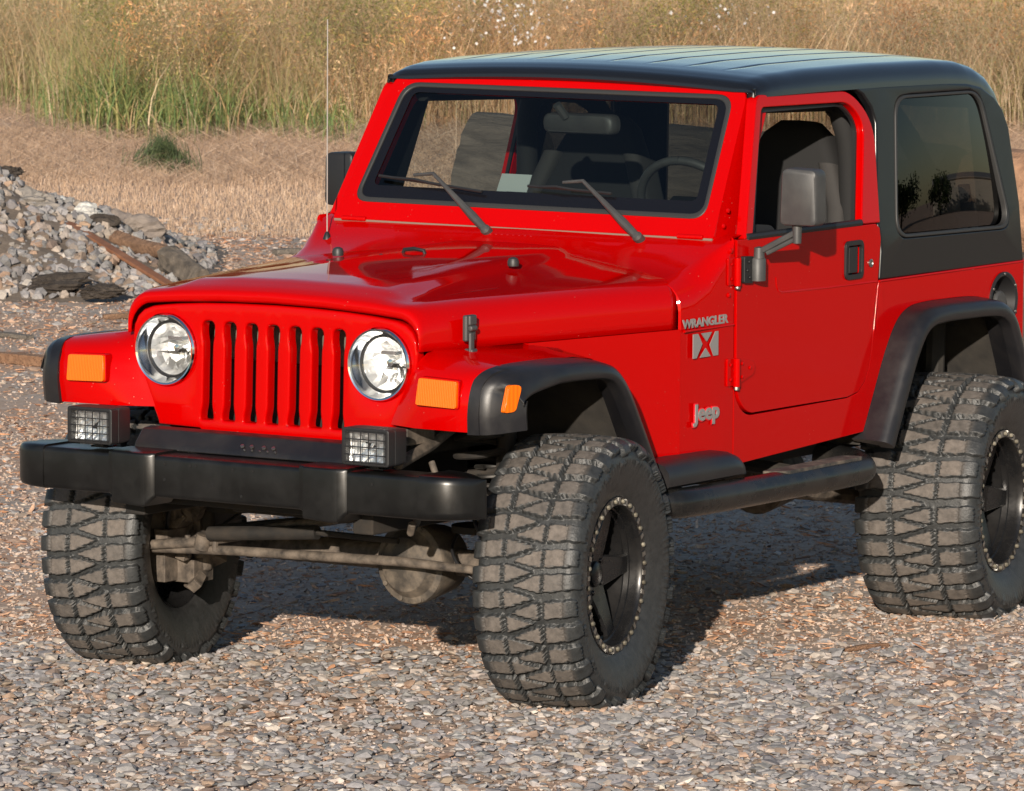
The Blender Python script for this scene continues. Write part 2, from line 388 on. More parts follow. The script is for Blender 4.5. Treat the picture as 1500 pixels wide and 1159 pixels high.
# ---- front fenders
FP = [(.480, .835), (.488, .90), (.482, .95), (.466, .985), (.435, 1.008), (.38, 1.018), (.2, 1.018), (0, 1.014), (-.10, 1.0), (-.18, .955), (-.25, .88), (-.33, .76), (-.40, .635)]
def fin(x, z):                                                 # inner edge of the fender top against hood side / grille
    if x > .40: return itp(z, [.80, .93, 1.0, 1.02], [.390, .452, .485, .500])
    return hw(x)-.012
for sg in (-1, 1):
    g = G(); A = []; B = []
    for x, z in FP:
        yi = fin(x, z) if x > .40 else hw(x)-.015
        zi = z+(.027 if x < .42 and z > .995 else 0)
        xi = gx(z)-.003 if x > .43 else x
        yo = .742 if x > .44 else .755
        r = []
        for k, fr in enumerate((0, .06, .35, .75, .93, 1)):
            r.append((lerp(xi, x, min(1, fr*2.5))-(.012 if fr == 1 and x > .44 else 0), sg*lerp(yi, yo, fr), lerp(zi, z, fr)+(.006 if fr == .06 and x < .4 else 0)))
        A.append(r)
    g.loft(A, False)
    # vertical body side between hood line and wheel arch
    y = .747
    sp = [(.02, 1.046), (-.604, 1.046), (-.604, .615), (-.41, .615), (-.345, .74), (-.26, .87), (-.19, .95), (-.10, 1.0), (0, 1.016)]
    g.prism(sp, [], lambda p, s: (p[0], sg*(.7475-.2157*(p[0]+.604)-s*.02), p[1]))
    g.obj('fender', RED, CAR, smooth=40, recalc=False, solid=None)
    g = G(); A = []
    for x, z in FP:
        if x > .40: continue
        A.append([(x, sg*.35, z-.026), (x, sg*.60, z-.026), (x-.01, sg*.735, z-.026)])
    g.loft(A, False); g.box((-.02, sg*.345, .86), (.72, .01, .28))
    g.obj('wheel_well_liner', LINER, CAR, recalc=False)
    # turn signal on the fender's front face
    ts_ = empty('turn_signal', (.489, sg*.615, .942), CAR)
    sh = rnd([(-.068, -.036), (.068, -.040), (.066, .036), (-.062, .040)], .008, 3)
    if sg < 0: sh = [(-a, b) for a, b in sh]
    g = G().prism([(a*1.05, b*1.08) for a, b in sh], [], lambda p, s: ((.004-s*.03)-p[1]*.10-.05*max(0, p[0]*sg-.02), p[0], p[1])); g.obj('lamp_base', RED, ts_, bevel=.002)
    g = G().prism(sh, [], lambda p, s: ((.013-s*.02)-p[1]*.10-.05*max(0, p[0]*sg-.02), p[0], p[1])); g.obj('amber_lens', AMBER, ts_, bevel=.006, seg=3)

# ---- fender flares: a channel section swept along the arch
def flare(path, name, sg, band, yin, yout, tip=None):
    secs = []; n = len(path)
    for i, (x, z) in enumerate(path):
        a = Vector(path[max(i-1, 0)]); b = Vector(path[min(i+1, n-1)]); t = (b-a).normalized(); nn = Vector((t.y, -t.x))   # outward normal
        if nn.dot(Vector((x-path[n//2][0], z-.6))) < 0 and False: nn = -nn
        bw = band[i] if isinstance(band, list) else band
        yi = yin[i] if isinstance(yin, list) else yin
        yb = yout; yo_ = tip[i] if tip else yout
        P = [(yi, 0), (lerp(yi, yo_, .5), -.004), (yo_-.035, -.008), (yo_-.016, -.012), (yo_-.005, -.022), (yo_+(yb-yo_)*.18, -.036), (yb, -bw+.014), (yb-.003, -bw+.004), (yb-.012, -bw), (yb-.05, -bw+.004), (yb-.052, -bw+.02), (yo_-.03, -.05), (yi, -.02)]
        secs.append([(x+nn.x*d, sg*y, z+nn.y*d) for y, d in P])
    return G().loft(secs, True, True).obj(name, PLAS, CAR, smooth=50)
def smoothpath(pts, n=4):
    P = [Vector(p) for p in pts]; out = []
    for i in range(len(P)-1):
        p0 = P[max(i-1, 0)]; p1 = P[i]; p2 = P[i+1]; p3 = P[min(i+2, len(P)-1)]
        for k in range(n):
            t = k/n; out.append(tuple(.5*((2*p1)+(p2-p0)*t+(2*p0-5*p1+4*p2-p3)*t*t+(-p0+3*p1-3*p2+p3)*t**3)))
    out.append(tuple(P[-1])); return out
fpath = smoothpath([(.492, .830), (.498, .89), (.492, .945), (.474, .985), (.435, 1.010), (.36, 1.020), (.2, 1.020), (.05, 1.016), (-.06, 1.005), (-.13, .975), (-.19, .915), (-.26, .81), (-.33, .70), (-.385, .615)])
fb = [itp(i, [0, 14, 24, 36, 52], [.115, .115, .062, .055, .055]) for i in range(len(fpath))]
fy = [itp(i, [0, 12, 18, 30, 52], [.715, .725, .745, .74, .735]) for i in range(len(fpath))]
rpath = smoothpath([(-1.672, .625), (-1.74, .75), (-1.815, .885), (-1.885, .975), (-1.96, 1.015), (-2.06, 1.026), (-2.2, 1.026), (-2.36, 1.022), (-2.46, 1.007), (-2.535, .957), (-2.59, .86), (-2.645, .74), (-2.685, .63)])
for sg in (-1, 1):
    fl = flare(fpath, 'fender_flare', sg, fb, fy, .850, [itp(i, [0, 10, 16, 24, 52], [.788, .790, .808, .848, .850]) for i in range(len(fpath))])
    mk = rnd([(.446, .974), (.408, .972), (.428, .897), (.462, .895)], [.012, .02, .012, .008], 4)
    if sg > 0: G().prism(mk, [], lambda p, s: (p[0], sg*(itp(p[0], [.38, .40, .475], [.850, .846, .810])+.0035-s*.014), p[1])).obj('side_marker', AMBER, fl, bevel=.003)
    # extension along the sill
    pr_ = [(.735, .676), (.795, .674), (.824, .664), (.840, .644), (.843, .622), (.841, .604), (.828, .596), (.735, .596)]
    S = []
    for x, kz, ky in ((-.392, 1, 1), (-.50, 1, 1), (-.70, 1, 1), (-.765, .985, .995), (-.80, .93, .985), (-.825, .80, .965), (-.84, .55, .94), (-.846, .25, .92)):
        S.append([(x, sg*(.735+(y-.735)*(ky*12-11 if False else ky)), .596+(z-.596)*kz) for y, z in pr_])
    G().loft(S).obj('sill_flare', PLAS, CAR, smooth=50)
    flare(rpath, 'fender_flare', sg, .062, .722, .850)

# ---- tub rear: sides with wheel arch, sill under the door, tail
DOOR_R = [(-1.770, 1.11), (-1.728, .885)]
side = [(-.897, .616), (-.897, .845)]+arc((-1.010, .870), .113, 345, 278, 6)[::1]+[(-1.58, .760)]+[(-1.645, .770), (-1.69, .80), (-1.718, .845), (-1.731, .89)]+[(-1.772, 1.11), (-2.725, 1.108), (-2.725, .63), (-2.69, .63), (-2.64, .73), (-2.57, .88), (-2.51, .965), (-2.44, 1.0), (-2.0, 1.0), (-1.90, .965), (-1.83, .885), (-1.76, .75), (-1.70, .625)]
arch_in = []
for i_, (x, z) in enumerate(rpath):
    a_ = Vector(rpath[max(i_-1, 0)]); b_ = Vector(rpath[min(i_+1, len(rpath)-1)]); t_ = (b_-a_).normalized(); arch_in.append((x-t_.y*.002, z+t_.x*.002))
side = side[:side.index((-2.725, .63))+1]+[p for p in arch_in[::-1] if p[1] > .63]
for sg in (-1, 1):
    fh = [[(-2.585+.082*cos(2*pi*k/24), .992+.082*sin(2*pi*k/24)) for k in range(24)]] if sg > 0 else []
    g = G().prism(side, fh, lambda p, s: (p[0], sg*(BY-s*.03), p[1])); g.obj('tub_side', RED, CAR, bevel=.004, seg=2)
    # inner wheel tub
    g = G(); A = []
    for x, z in [(-1.72, .60), (-1.78, .75), (-1.85, .89), (-1.93, .98), (-2.02, 1.015), (-2.42, 1.015), (-2.52, .98), (-2.58, .89), (-2.65, .74), (-2.70, .60)]:
        A.append([(x, sg*.42, z), (x, sg*.726, z)])
    g.loft(A, False); g.box((-2.24, sg*.415, .83), (1.05, .01, .4)); g.tube([(-2.40, sg*.60, .45), (-2.50, sg*.56, 1.0)], .035, 10)
    g.obj('wheel_well_liner', LINER, CAR, recalc=False)
g = G(); g.box((-2.732, 0, .87), (.02, 1.50, .50)); g.obj('tailgate', RED, CAR, bevel=.006)
g = G(); g.box((-1.72, 0, .70), (2.2, 1.44, .02)); g.box((-.64, 0, .86), (.015, 1.38, .48)); g.obj('floor_pan', DARK, CAR, smooth=0)
g = G()
for sg in (-1, 1):
    g.box((-1.15, sg*.40, .585), (3.4, .07, .11))
g.box((-.9, 0, .57), (.5, .8, .03)); g.box((-2.7, 0, .6), (.1, .8, .1)); g.box((.44, 0, .60), (.08, .8, .08)); g.box((-1.3, 0, .56), (.8, .55, .12)); g.box((.05, .02, .62), (.7, .36, .16))
g.box((-.35, 0, .55), (.6, .3, .14)); g.box((.20, 0, .80), (.25, .5, .35)); g.tube([(-.4, -.3, .5), (-1.6, -.3, .5), (-2.1, -.15, .55), (-2.9, -.4, .55)], .03, 10)
g.obj('chassis_frame', DARK, CAR, bevel=.006)

# ---- filler, beads, hinges, badges
def bead(path, r, name, sg, mat=RED):
    return G().tube(path, r, 8).obj(name, mat, CAR, smooth=60)
def text_mesh(txt, size, name, mat, parent, M, depth=.002, bold=.0, sx=1., shear=0.):
    cu = bpy.data.curves.new(name+'_c', 'FONT'); cu.body = txt; cu.size = size; cu.extrude = depth; cu.offset = bold; cu.shear = shear; cu.align_x = 'CENTER'; cu.align_y = 'CENTER'; cu.resolution_u = 3
    tmp = bpy.data.objects.new(name+'_t', cu); COL.objects.link(tmp)
    dg = bpy.context.evaluated_depsgraph_get(); me = bpy.data.meshes.new_from_object(tmp.evaluated_get(dg))
    bpy.data.objects.remove(tmp); bpy.data.curves.remove(cu)
    me.transform(M @ Matrix.Diagonal((sx, 1, 1, 1))); me.materials.clear(); me.materials.append(mat)
    o = bpy.data.objects.new(name, me); COL.objects.link(o); o.parent = parent; return o
def side_matrix(x, y, z, sg):                                  # text plane on the body side, reading from outside
    if sg > 0: return Matrix(((-1, 0, 0, x), (0, 0, 1, y), (0, 1, 0, z), (0, 0, 0, 1)))
    return Matrix(((1, 0, 0, x), (0, 0, -1, -y), (0, 1, 0, z), (0, 0, 0, 1)))
for sg in (-1, 1):
    y = sg*(BY+.0005)
    text_mesh('WRANGLER', .036, 'model_badge', BADGE, CAR, side_matrix(-.728, BY+.001, 1.060, sg), .001, .0012, 1.32)
    # square badge with a red X cut out of it
    bd = empty('square_badge', (-.728, sg*(BY+.001), .992), CAR)
    k = -sg
    polys = [[(-.072, .036), (-.044, .036), (-.020, .004), (-.052, -.036), (-.072, -.036)],
             [(.072, -.036), (.046, -.036), (.024, -.002), (.056, .036), (.072, .036)],
             [(-.026, .036), (.034, .036), (.006, .010)],
             [(-.032, -.036), (.028, -.036), (.000, -.010)]]
    g = G()
    for pl in polys: g.prism(pl, [], lambda p, s: (-p[0]*sg, sg*(.0025-s*.0025), p[1]))
    g.obj('badge_field', BADGE, bd, smooth=0)
    text_mesh('Jeep', .068, 'maker_badge', BADGE, CAR, side_matrix(-.738, BY+.003, .790, sg), .002, .0022, 1.22)
    text_mesh('Jeep', .068, 'badge_backing', simple('badge_red_edge', (.72, .01, .02), .3), CAR, side_matrix(-.738, BY+.001, .790, sg), .0015, .0052, 1.22)
    bead([(-.61, sg*BY, 1.040), (-.892, sg*BY, 1.040)], .004, 'body_crease', sg)
    bead([(-1.775, sg*BY, 1.109), (-2.72, sg*BY, 1.109)], .004, 'body_crease', sg)
if True:
    fc = empty('fuel_filler', (-2.585, BY, .992), CAR)
    G().lathe([(-.004, .092), (.006, .092), (.008, .086), (.004, .078), (-.02, .072), (-.045, .066), (-.05, .001)], (0, 0, 0), (0, 1, 0), 36, caps=False).obj('filler_bowl', BLK, fc)
    G().lathe([(-.045, .04), (-.01, .04), (-.004, .034), (-.003, .001)], (0, 0, -.01), (0, 1, 0), 24).obj('filler_cap', GREYP, fc)
    for k in range(6): G().lathe([(.006, .005), (.010, .004), (.0105, .0005)], (.085*cos(k*pi/3+.5), 0, .085*sin(k*pi/3+.5)), (0, 1, 0), 8).obj('bolt', SATIN, fc)

# ---- doors
def ydoor(z): return BY+.003-max(0, z-1.285)*.083/.42
for sg in (-1, 1):
    dr = empty('door', (0, 0, 0), CAR)
    lo = [(-.905, 1.292), (-.905, .85)]+[(p[0]-.006, p[1]+.004) for p in arc((-1.010, .872), .112, 345, 278, 6)[::1]]+[(-1.58, .764), (-1.643, .774), (-1.686, .803), (-1.713, .848), (-1.726, .89), (-1.763, 1.11), (-1.778, 1.24), (-1.770, 1.276), (-1.745, 1.290)]
    # pocket for the handle
    hp = rnd([(-1.555, 1.238), (-1.655, 1.238), (-1.655, 1.135), (-1.555, 1.135)], .018, 4)
    G().prism(lo, [hp], lambda p, s: (p[0], sg*(BY+.003-s*.03), p[1])).obj('door_panel', RED, dr, bevel=.004)
    e = 0 if sg > 0 else -.17
    out = rnd([(-.955, 1.292), (-1.152, 1.712), (-1.72+e, 1.704), (-1.835+e, 1.60), (-1.775+e, 1.292)], [0, .03, .12, .10, 0], 6)
    inn = rnd([(-1.000, 1.296), (-1.172, 1.674), (-1.70+e, 1.667), (-1.772+e, 1.60), (-1.660+e*1.5, 1.297)], [.01, .02, .09, .07, .01], 6)
    G().prism(out, [inn], lambda p, s: (p[0], sg*(ydoor(p[1])-s*.035), p[1])).obj('window_frame', RED, dr, bevel=.008, seg=3)
    # run channel, belt seal, vent post
    g = G(); g.prism(rnd([(-1.004, 1.296), (-1.176, 1.670), (-1.698+e, 1.663), (-1.767+e, 1.598), (-1.657+e*1.5, 1.297)], [.01, .02, .09, .07, .01], 6), [rnd([(-1.020, 1.300), (-1.186, 1.657), (-1.692+e, 1.655), (-1.758+e, 1.594), (-1.652+e*1.5, 1.300)], [.01, .02, .085, .07, .01], 6)], lambda p, s: (p[0], sg*(ydoor(p[1])-.022-s*.012), p[1]))
    g.tube([(-.965, sg*(BY-.002), 1.297), (-1.655, sg*(BY-.002), 1.299)], .011, 8)
    g.obj('window_seal', BLK, dr)
    g = G(); g.prism([(-1.04, 1.30), (-1.195, 1.655), (-1.21, 1.655), (-1.06, 1.30)] if sg > 0 else [(-1.03, 1.30), (-1.19, 1.655), (-1.36, 1.655), (-1.28, 1.30)], [], lambda p, s: (p[0], sg*(ydoor(p[1])-.03-s*.01), p[1])); g.obj('vent_post', BLK, dr)
    # stamped crease
    pth = [(-1.135, 1.285), (-1.135, 1.165), (-1.139, 1.140), (-1.150, 1.124), (-1.170, 1.117), (-1.45, 1.112), (-1.760, 1.110)]
    if sg > 0: pth = pth[1:]
    o = G().tube([(x, sg*(BY+.002), z) for x, z in pth], .0035, 8).obj('door_crease', RED, dr, smooth=60)
    # handle
    hd = empty('door_handle', (-1.605, sg*(BY+.003), 1.187), dr)
    g = G(); ro = rnd([(.056, .060), (-.056, .060), (-.056, -.060), (.056, -.060)], .022, 4); ri = rnd([(.044, .045), (-.044, .045), (-.044, -.045), (.044, -.045)], .014, 4)
    g.prism(ro, [ri], lambda p, s: (p[0], sg*(.007-s*.012), p[1]))
    g.prism(ri, [], lambda p, s: (p[0], sg*(-.025-s*.004), p[1])); g.box((.004, sg*-.004, 0), (.050, .014, .080))
    g.box((-.028, sg*-.010, 0), (.014, .012, .080), 1)
    g.obj('handle_body', [BLK, GREYP], hd, bevel=.003)
    G().lathe([(0, .013), (.004, .013), (.005, .010), (.002, .008), (.002, .0005)], (-1.712, sg*(BY+.003), 1.170), (0, sg, 0), 16).obj('key_lock', SATIN, dr)
    # hinges
    for hz, pl in ((.898, 1), (1.200, 0))[:2 if sg > 0 else 1]:
        h = G()
        h.tube([(-.897, sg*(BY+.010), hz-.045), (-.897, sg*(BY+.010), hz+.040)], .0115, 10)
        h.tube([(-.897, sg*(BY+.010), hz-.055), (-.897, sg*(BY+.010), hz-.045)], .009, 8, 1)
        h.prism(rnd([(-.850, hz+.042), (-.850, hz-.042), (-.893, hz-.042), (-.893, hz+.042)], .006, 2), [], lambda p, s: (p[0], sg*(BY+.006-s*.006), p[1]))
        if pl: h.prism(rnd([(-.902, hz+.042), (-.902, hz-.042), (-1.00, hz-.015), (-1.01, hz+.005), (-1.00, hz+.026)], [.003, .004, .02, .01, .02], 3), [], lambda p, s: (p[0], sg*(BY+.009-s*.006), p[1]))
        for bx, bz in ([(-.868, .022), (-.868, -.022)]+([(-.93, .022), (-.93, -.018), (-.975, .006)] if pl else [])):
            h.lathe([(0, .006), (.004, .005), (.0045, .0005)], (bx, sg*(BY+(.006 if bx > -.9 else .009)), hz+bz), (0, sg, 0), 8)
        h.obj('hinge', [RED, SATIN], dr, bevel=.002, seg=1)

# ---- windscreen frame, glass and seals (leaning plane)
WB, WT = Vector((-.930, 0, 1.296)), Vector((-1.207, 0, 1.728))
WU = (WT-WB); WL = WU.length; WU.normalize(); WN = Vector((WU.z, 0, -WU.x))            # outward (forward/up) normal
def wp(y, v, d): return tuple(WB+WU*v+WN*(d+.040)+Vector((0, y, 0)))
fo = rnd([(-.690, -.026), (.690, -.026), (.641, WL-.018), (-.641, WL-.018)], [.01, .01, .055, .055], 6)
fi = rnd([(-.640, .036), (.640, .036), (.600, WL-.046), (-.600, WL-.046)], [.055, .055, .06, .06], 6)
G().prism(fo, [fi], lambda p, s: wp(p[0]*(1+.024*s), p[1]+(.018*s if p[1] > .3 else 0), .0-s*.105)).obj('windscreen_frame', RED, CAR, bevel=.009, seg=3)
fi2 = rnd([(-.624, .054), (.624, .054), (.584, WL-.062), (-.584, WL-.062)], [.045, .045, .05, .05], 6)
G().prism(fi, [fi2], lambda p, s: wp(p[0], p[1], .002-s*.012)).obj('windscreen_seal', RUB, CAR, bevel=.004, seg=2)
fi3 = rnd([(-.588, .098), (.588, .098), (.556, WL-.080), (-.556, WL-.080)], [.025, .025, .025, .025], 6)
G().prism(fi2, [fi3], lambda p, s: wp(p[0], p[1], -.0035-s*.001)).obj('windscreen_border', FRIT, CAR, smooth=0)
gp = [(-.628, .050), (.628, .050), (.588, WL-.054), (-.588, WL-.054)]
G().add([wp(y, v, -.006) for y, v in gp], [(0, 1, 2, 3)]).obj('windscreen_glass', GLASS, CAR, smooth=0, recalc=False)
# cowl hinges at the frame's feet
for sg in (-1, 1):
    g = G(); g.tube([wp(sg*.565, -.026, .002), wp(sg*.655, -.026, .002)], .008, 8)
    g.obj('frame_hinge', RED, CAR, bevel=.004)
    if sg < 0: continue
    for x, z in ((-.872, 1.262), (-.872, 1.235), (-.86, 1.13), (-.93, 1.33), (-.955, 1.375)):
        G().lathe([(0, .008), (.006, .007), (.008, .0005)], (x, sg*(BY-.001 if z < 1.27 else .695), z), (0, sg, 0), 10).obj('trim_bolt', RED, CAR)
# rubber-lined gap between frame and cowl
G().tube([wp(-.685, -.029, -.006), wp(.685, -.029, -.006)], .005, 6).obj('cowl_seal', simple('seal_tan', (.20, .13, .10), .8), CAR)

# ---- wipers
for pv, el, tipL, tipR in (((-.100, -.052), (-.355, .130), (-.564, .123), (-.17, .085)), ((.444, -.048), (.192, .130), (-.011, .113), (.294, .101))):
    wi = empty('wiper', (0, 0, 0), CAR)
    P0 = Vector(wp(pv[0], pv[1], .018)); E = Vector(wp(el[0], el[1], .030)); M = Vector(wp(lerp(pv[0], el[0], .5), lerp(pv[1], el[1], .5), .036)); H = Vector(wp(el[0]-.075, el[1]-.004, .022))
    g = G(); g.tube([P0, lerp(P0, M, .5), M, lerp(M, E, .6), E, H], [.012, .014, .010, .007, .006, .005], 8); g.lathe([(-.02, .016), (.012, .016), (.02, .010), (.021, .001)], P0, WN, 14)
    g.obj('wiper_arm', GREYP, wi)
    tl, tr = Vector(wp(*tipL, .012)), Vector(wp(*tipR, .012))
    g = G(); g.tube([tl, lerp(tl, tr, .5)+WN*.004, tr], .005, 6); mid = lerp(tl, tr, .36)
    g.tube([lerp(tl, tr, .12), mid+WN*.012, lerp(tl, tr, .6)], .005, 6); g.obj('wiper_blade', BLK, wi)

# ---- hood fittings
def hz_at(x, y):
    return 1.25
for sg in (-1, 1):
    # latch on the hood side
    lt = empty('hood_latch', (.268, sg*.563, 1.045), CAR)
    g = G(); g.box((0, sg*.010, .062), (.050, .016, .075)); g.box((0, sg*.020, .085), (.036, .012, .03)); g.box((-.006, sg*.012, -.005), (.030, .03, .016)); g.box((0, sg*.018, .020), (.022, .010, .06)); g.lathe([(-.016, .009), (.016, .009)], (0, sg*.022, .062), (1, 0, 0), 10)
    g.obj('latch_body', GREYP, lt, bevel=.005)
    g = G().lathe([(0, .017), (.012, .018), (.022, .014), (.026, .006), (.0265, .0005)], (-.363, sg*.314, 1.229), (0, 0, 1), 16); g.obj('hood_bumper', RUB, CAR)
g = G(); g.tube([(-.425, -.125, 1.228), (-.425, -.115, 1.253), (-.425, -.08, 1.257), (-.425, -.045, 1.253), (-.425, -.035, 1.228)], .006, 8); g.box((-.425, -.08, 1.241), (.03, .12, .004)); g.obj('footman_loop', BLK, CAR)
for sg, yy in ((-1, -.135), (1, .335)):
    G().lathe([(0, .008), (.012, .007), (.014, .001)], (-.36, yy-.02, 1.229), (0, 0, 1), 10).obj('washer_nozzle', BLK, CAR)
g = G()
for k in range(8): g.box((-.868, -.085+k*.021, 1.272), (.04, .008, .008))
g.obj('cowl_vent', simple('vent_red', (.35, .002, .005), .4), CAR, bevel=.002)
# aerial on the passenger side of the cowl
ae = empty('aerial', (-.80, -.655, 1.215), CAR)
G().lathe([(0, .016), (.02, .014), (.04, .007), (.045, .0005)], (0, 0, 0), (0, 0, 1), 12).obj('aerial_base', BLK, ae)
G().tube([(0, 0, .03), (0, 0, .70)], .0021, 6).obj('aerial_mast', ANTM, ae)

# ---- hardtop
RZ = .012
def roof_sec(x, zt, W, zside, crown=.022, r=.07):
    H = []; groove_y = [.07, .21, .35, .49]
    ys = [0, .05, .062, .07, .078, .09, .14, .19, .202, .21, .218, .23, .28, .33, .342, .35, .358, .37, .42, .47, .482, .49, .498, .51, W-r]
    gd = itp(x, [-2.55, -2.45, -1.36, -1.30], [0, .007, .007, 0])
    for y in ys:
        z = zt-crown*(y/.6)**2
        if any(abs(y-q) < .001 for q in groove_y): z -= gd
        H.append((min(y, W-r), z))
    ze = zt-crown*((W-r)/.6)**2
    for k in range(1, 7):
        a = k/6*pi/2; H.append((W-r+r*sin(a), ze-(ze-zside)*(1-cos(a)) if ze-zside < r else ze-r*(1-cos(a))))
    H.append((W+.002, zside-.014)); H.append((W-.02, zside-.015))
    return [(x, -y, z) for y, z in H[::-1][:-1]]+[(x, y, z) for y, z in H]
st = [(-1.160, 1.731, .660, 1.718), (-1.150, 1.741, .662, 1.718), (-1.152, 1.753, .666, 1.718), (-1.172, 1.768, .671, 1.718), (-1.22, 1.782, .676, 1.718), (-1.30, 1.792, .679, 1.719), (-1.5, 1.800, .683, 1.720), (-1.9, 1.802, .686, 1.718), (-2.3, 1.796, .686, 1.712), (-2.45, 1.788, .685, 1.702), (-2.54, 1.772, .684, 1.686), (-2.61, 1.748, .684, 1.658), (-2.66, 1.715, .684, 1.62), (-2.69, 1.67, .686, 1.58), (-2.70, 1.63, .688, 1.55)]
st2 = []
for i in range(len(st)-1):
    for k in range(3): st2.append(tuple(lerp(a, b, k/3) for a, b in zip(st[i], st[i+1])))
st2.append(st[-1])
HT = empty('hardtop', (0, 0, 0), CAR)
G().loft([roof_sec(*s) for s in st2], False).obj('roof', simple('roof_black', (.0075, .0078, .009), .17, coat=.5, bumps=(420, .03, .0004), spec=.5), HT, smooth=45, recalc=False, solid=.015)
def yht(z): return BY+.002 if z < 1.2 else BY+.002-(z-1.2)*(.757-.682)/.53
hs = [(-1.778, 1.112), (-2.722, 1.110)]+[(-2.715, 1.30), (-2.698, 1.545), (-2.672, 1.60), (-2.62, 1.645), (-2.545, 1.678), (-2.45, 1.694), (-2.3, 1.703), (-1.9, 1.709), (-1.72, 1.712), (-1.775, 1.690), (-1.822, 1.645), (-1.842, 1.595), (-1.80, 1.40), (-1.780, 1.30), (-1.790, 1.26), (-1.786, 1.20)]
qo = rnd([(-1.885, 1.235), (-1.975, 1.675), (-2.530, 1.670), (-2.645, 1.222)], [.075, .07, .075, .08], 7)
qi = rnd([(-1.897, 1.245), (-1.985, 1.665), (-2.520, 1.660), (-2.630, 1.233)], [.07, .065, .07, .075], 7)
qg = rnd([(-1.907, 1.253), (-1.993, 1.657), (-2.512, 1.652), (-2.620, 1.241)], [.065, .06, .065, .07], 7)
for sg in (-1, 1):
    G().prism([(x+(-.17 if sg < 0 and x > -1.86 else 0), z) for x, z in hs], [qo if sg > 0 else [(x-(.17 if x > -2.05 else 0), z) for x, z in qo]], lambda p, s: (p[0], sg*(yht(p[1])-s*.03), p[1])).obj('side_panel', HARD, HT, bevel=.008, seg=3)
    qw = empty('quarter_window', (0, 0, 0), HT)
    G().prism(qo, [qi], lambda p, s: (p[0]-(.17 if sg < 0 and p[0] > -2.05 else 0), sg*(yht(p[1])+.003-s*.02), p[1])).obj('window_rubber', RUB, qw, bevel=.003)
    # slightly bowed pane
    g = G(); n1, n2 = 22, 16; cx, cz = -2.263, 1.462; V = []; F = []
    for i in range(n1+1):
        for j in range(n2+1):
            u, v = i/n1, j/n2
            a = (lerp(-1.900, -1.988, v), lerp(1.247, 1.663, v)); b = (lerp(-2.628, -2.518, v), lerp(1.236, 1.658, v))
            x, z = lerp(a[0], b[0], u), lerp(a[1], b[1], v if False else u) if False else lerp(a[1], b[1], u)
            y = yht(1.45)-(z-1.45)*.102-.016+.010*(1-(2*u-1)**2)+.006*(1-(2*v-1)**2)
            V.append((x, sg*y, z))
    for i in range(n1):
        for j in range(n2): F.append((i*(n2+1)+j, i*(n2+1)+j+1, (i+1)*(n2+1)+j+1, (i+1)*(n2+1)+j))
    g.add(V, F).obj('pane', TINT, qw, smooth=80, recalc=False)
# rear: frame and glass hatch
rb = lambda p, s: (itp(p[1], [1.10, 1.30, 1.55, 1.70], [-2.735, -2.728, -2.712, -2.66])+s*.02, p[0], p[1])
G().prism([(-.74, 1.11), (.74, 1.11), (.680, 1.60), (.60, 1.67), (-.60, 1.67), (-.680, 1.60)], [[(-.60, 1.16), (.60, 1.16), (.57, 1.60), (-.57, 1.60)]], rb).obj('rear_panel', HARD, HT, bevel=.004)
G().add([rb((y, z), .5) for y, z in [(-.61, 1.15), (.61, 1.15), (.58, 1.61), (-.58, 1.61)]], [(0, 1, 2, 3)]).obj('rear_window', glass('rear_glass', (.42, .43, .42), 1.5), HT, smooth=0, recalc=False)

# ---- mirrors
def mirror(sg, base, elbow, cx, cy, cz, turn):
    mr = empty('door_mirror', (0, 0, 0), CAR)
    if sg > 0:
        g = G(); g.prism(rnd([(-.925, 1.243), (-.925, 1.162), (-.975, 1.158), (-.980, 1.240)], .006, 2), [], lambda p, s: (p[0], sg*(BY+.018-s*.016), p[1]))
        for bx, bz in ((-.95, 1.225), (-.94, 1.20), (-.955, 1.178)): g.lathe([(0, .006), (.004, .005), (.0045, .0005)], (bx, sg*(BY+.018), bz), (0, sg, 0), 8)
        g.obj('mount_plate', BLK, mr, bevel=.003)
        g = G(); g.lathe([(-.034, .001), (-.034, .024), (.030, .024), (.036, .020), (.038, .001)], (-.992, sg*(BY+.024), 1.200), (0, 0, 1), 18); g.lathe([(0, .017), (.032, .015), (.036, .001)], (-.988, sg*(BY+.030), 1.234), (0, 0, 1), 16)
        g.tube([(-.988, sg*(BY+.035), 1.255), (-.99, sg*(BY+.06), 1.268), (elbow[0], sg*elbow[1], elbow[2])], .010, 8); g.tube([(-.992, sg*(BY+.055), 1.250), (elbow[0], sg*(elbow[1]+.01), elbow[2]-.015)], .007, 8)
        g.lathe([(-.035, .013), (.02, .015), (.05, .012)], (elbow[0], sg*elbow[1], elbow[2]), (0, 0, 1), 12); g.obj('mirror_arm', GREYP, mr)
    else:
        g = G(); g.tube([(-.95, sg*(BY+.01), 1.20), (-1.0, sg*(BY+.05), 1.26), (cx, sg*(cy), cz-.09)], .012, 8); g.obj('mirror_arm', GREYP, mr)
    sh = rnd([(-.060, -.090), (.062, -.090), (.060, .078), (-.054, .082)], [.018, .018, .022, .022], 5)
    R = Matrix.Rotation(radians(turn), 3, 'Z')
    g = G(); secs = []
    for d, s in ((.030, .90), (.026, .97), (.015, 1.0), (-.035, 1.0), (-.042, .985)):
        secs.append([tuple(Vector((cx, sg*cy, cz))+R @ Vector((d, sg*p[0]*s, p[1]*s))) for p in sh])
    g.loft(secs); g.obj('mirror_housing', GREYP if sg > 0 else BLK, mr, smooth=40)
    G().add([tuple(Vector((cx, sg*cy, cz))+R @ Vector((-.043, sg*p[0]*.93, p[1]*.93))) for p in sh], [tuple(range(len(sh)))]).obj('mirror_glass', CHROME, mr, smooth=0, recalc=False)
mirror(1, None, (-1.010, .905, 1.318), -1.00, .925, 1.428, 6)
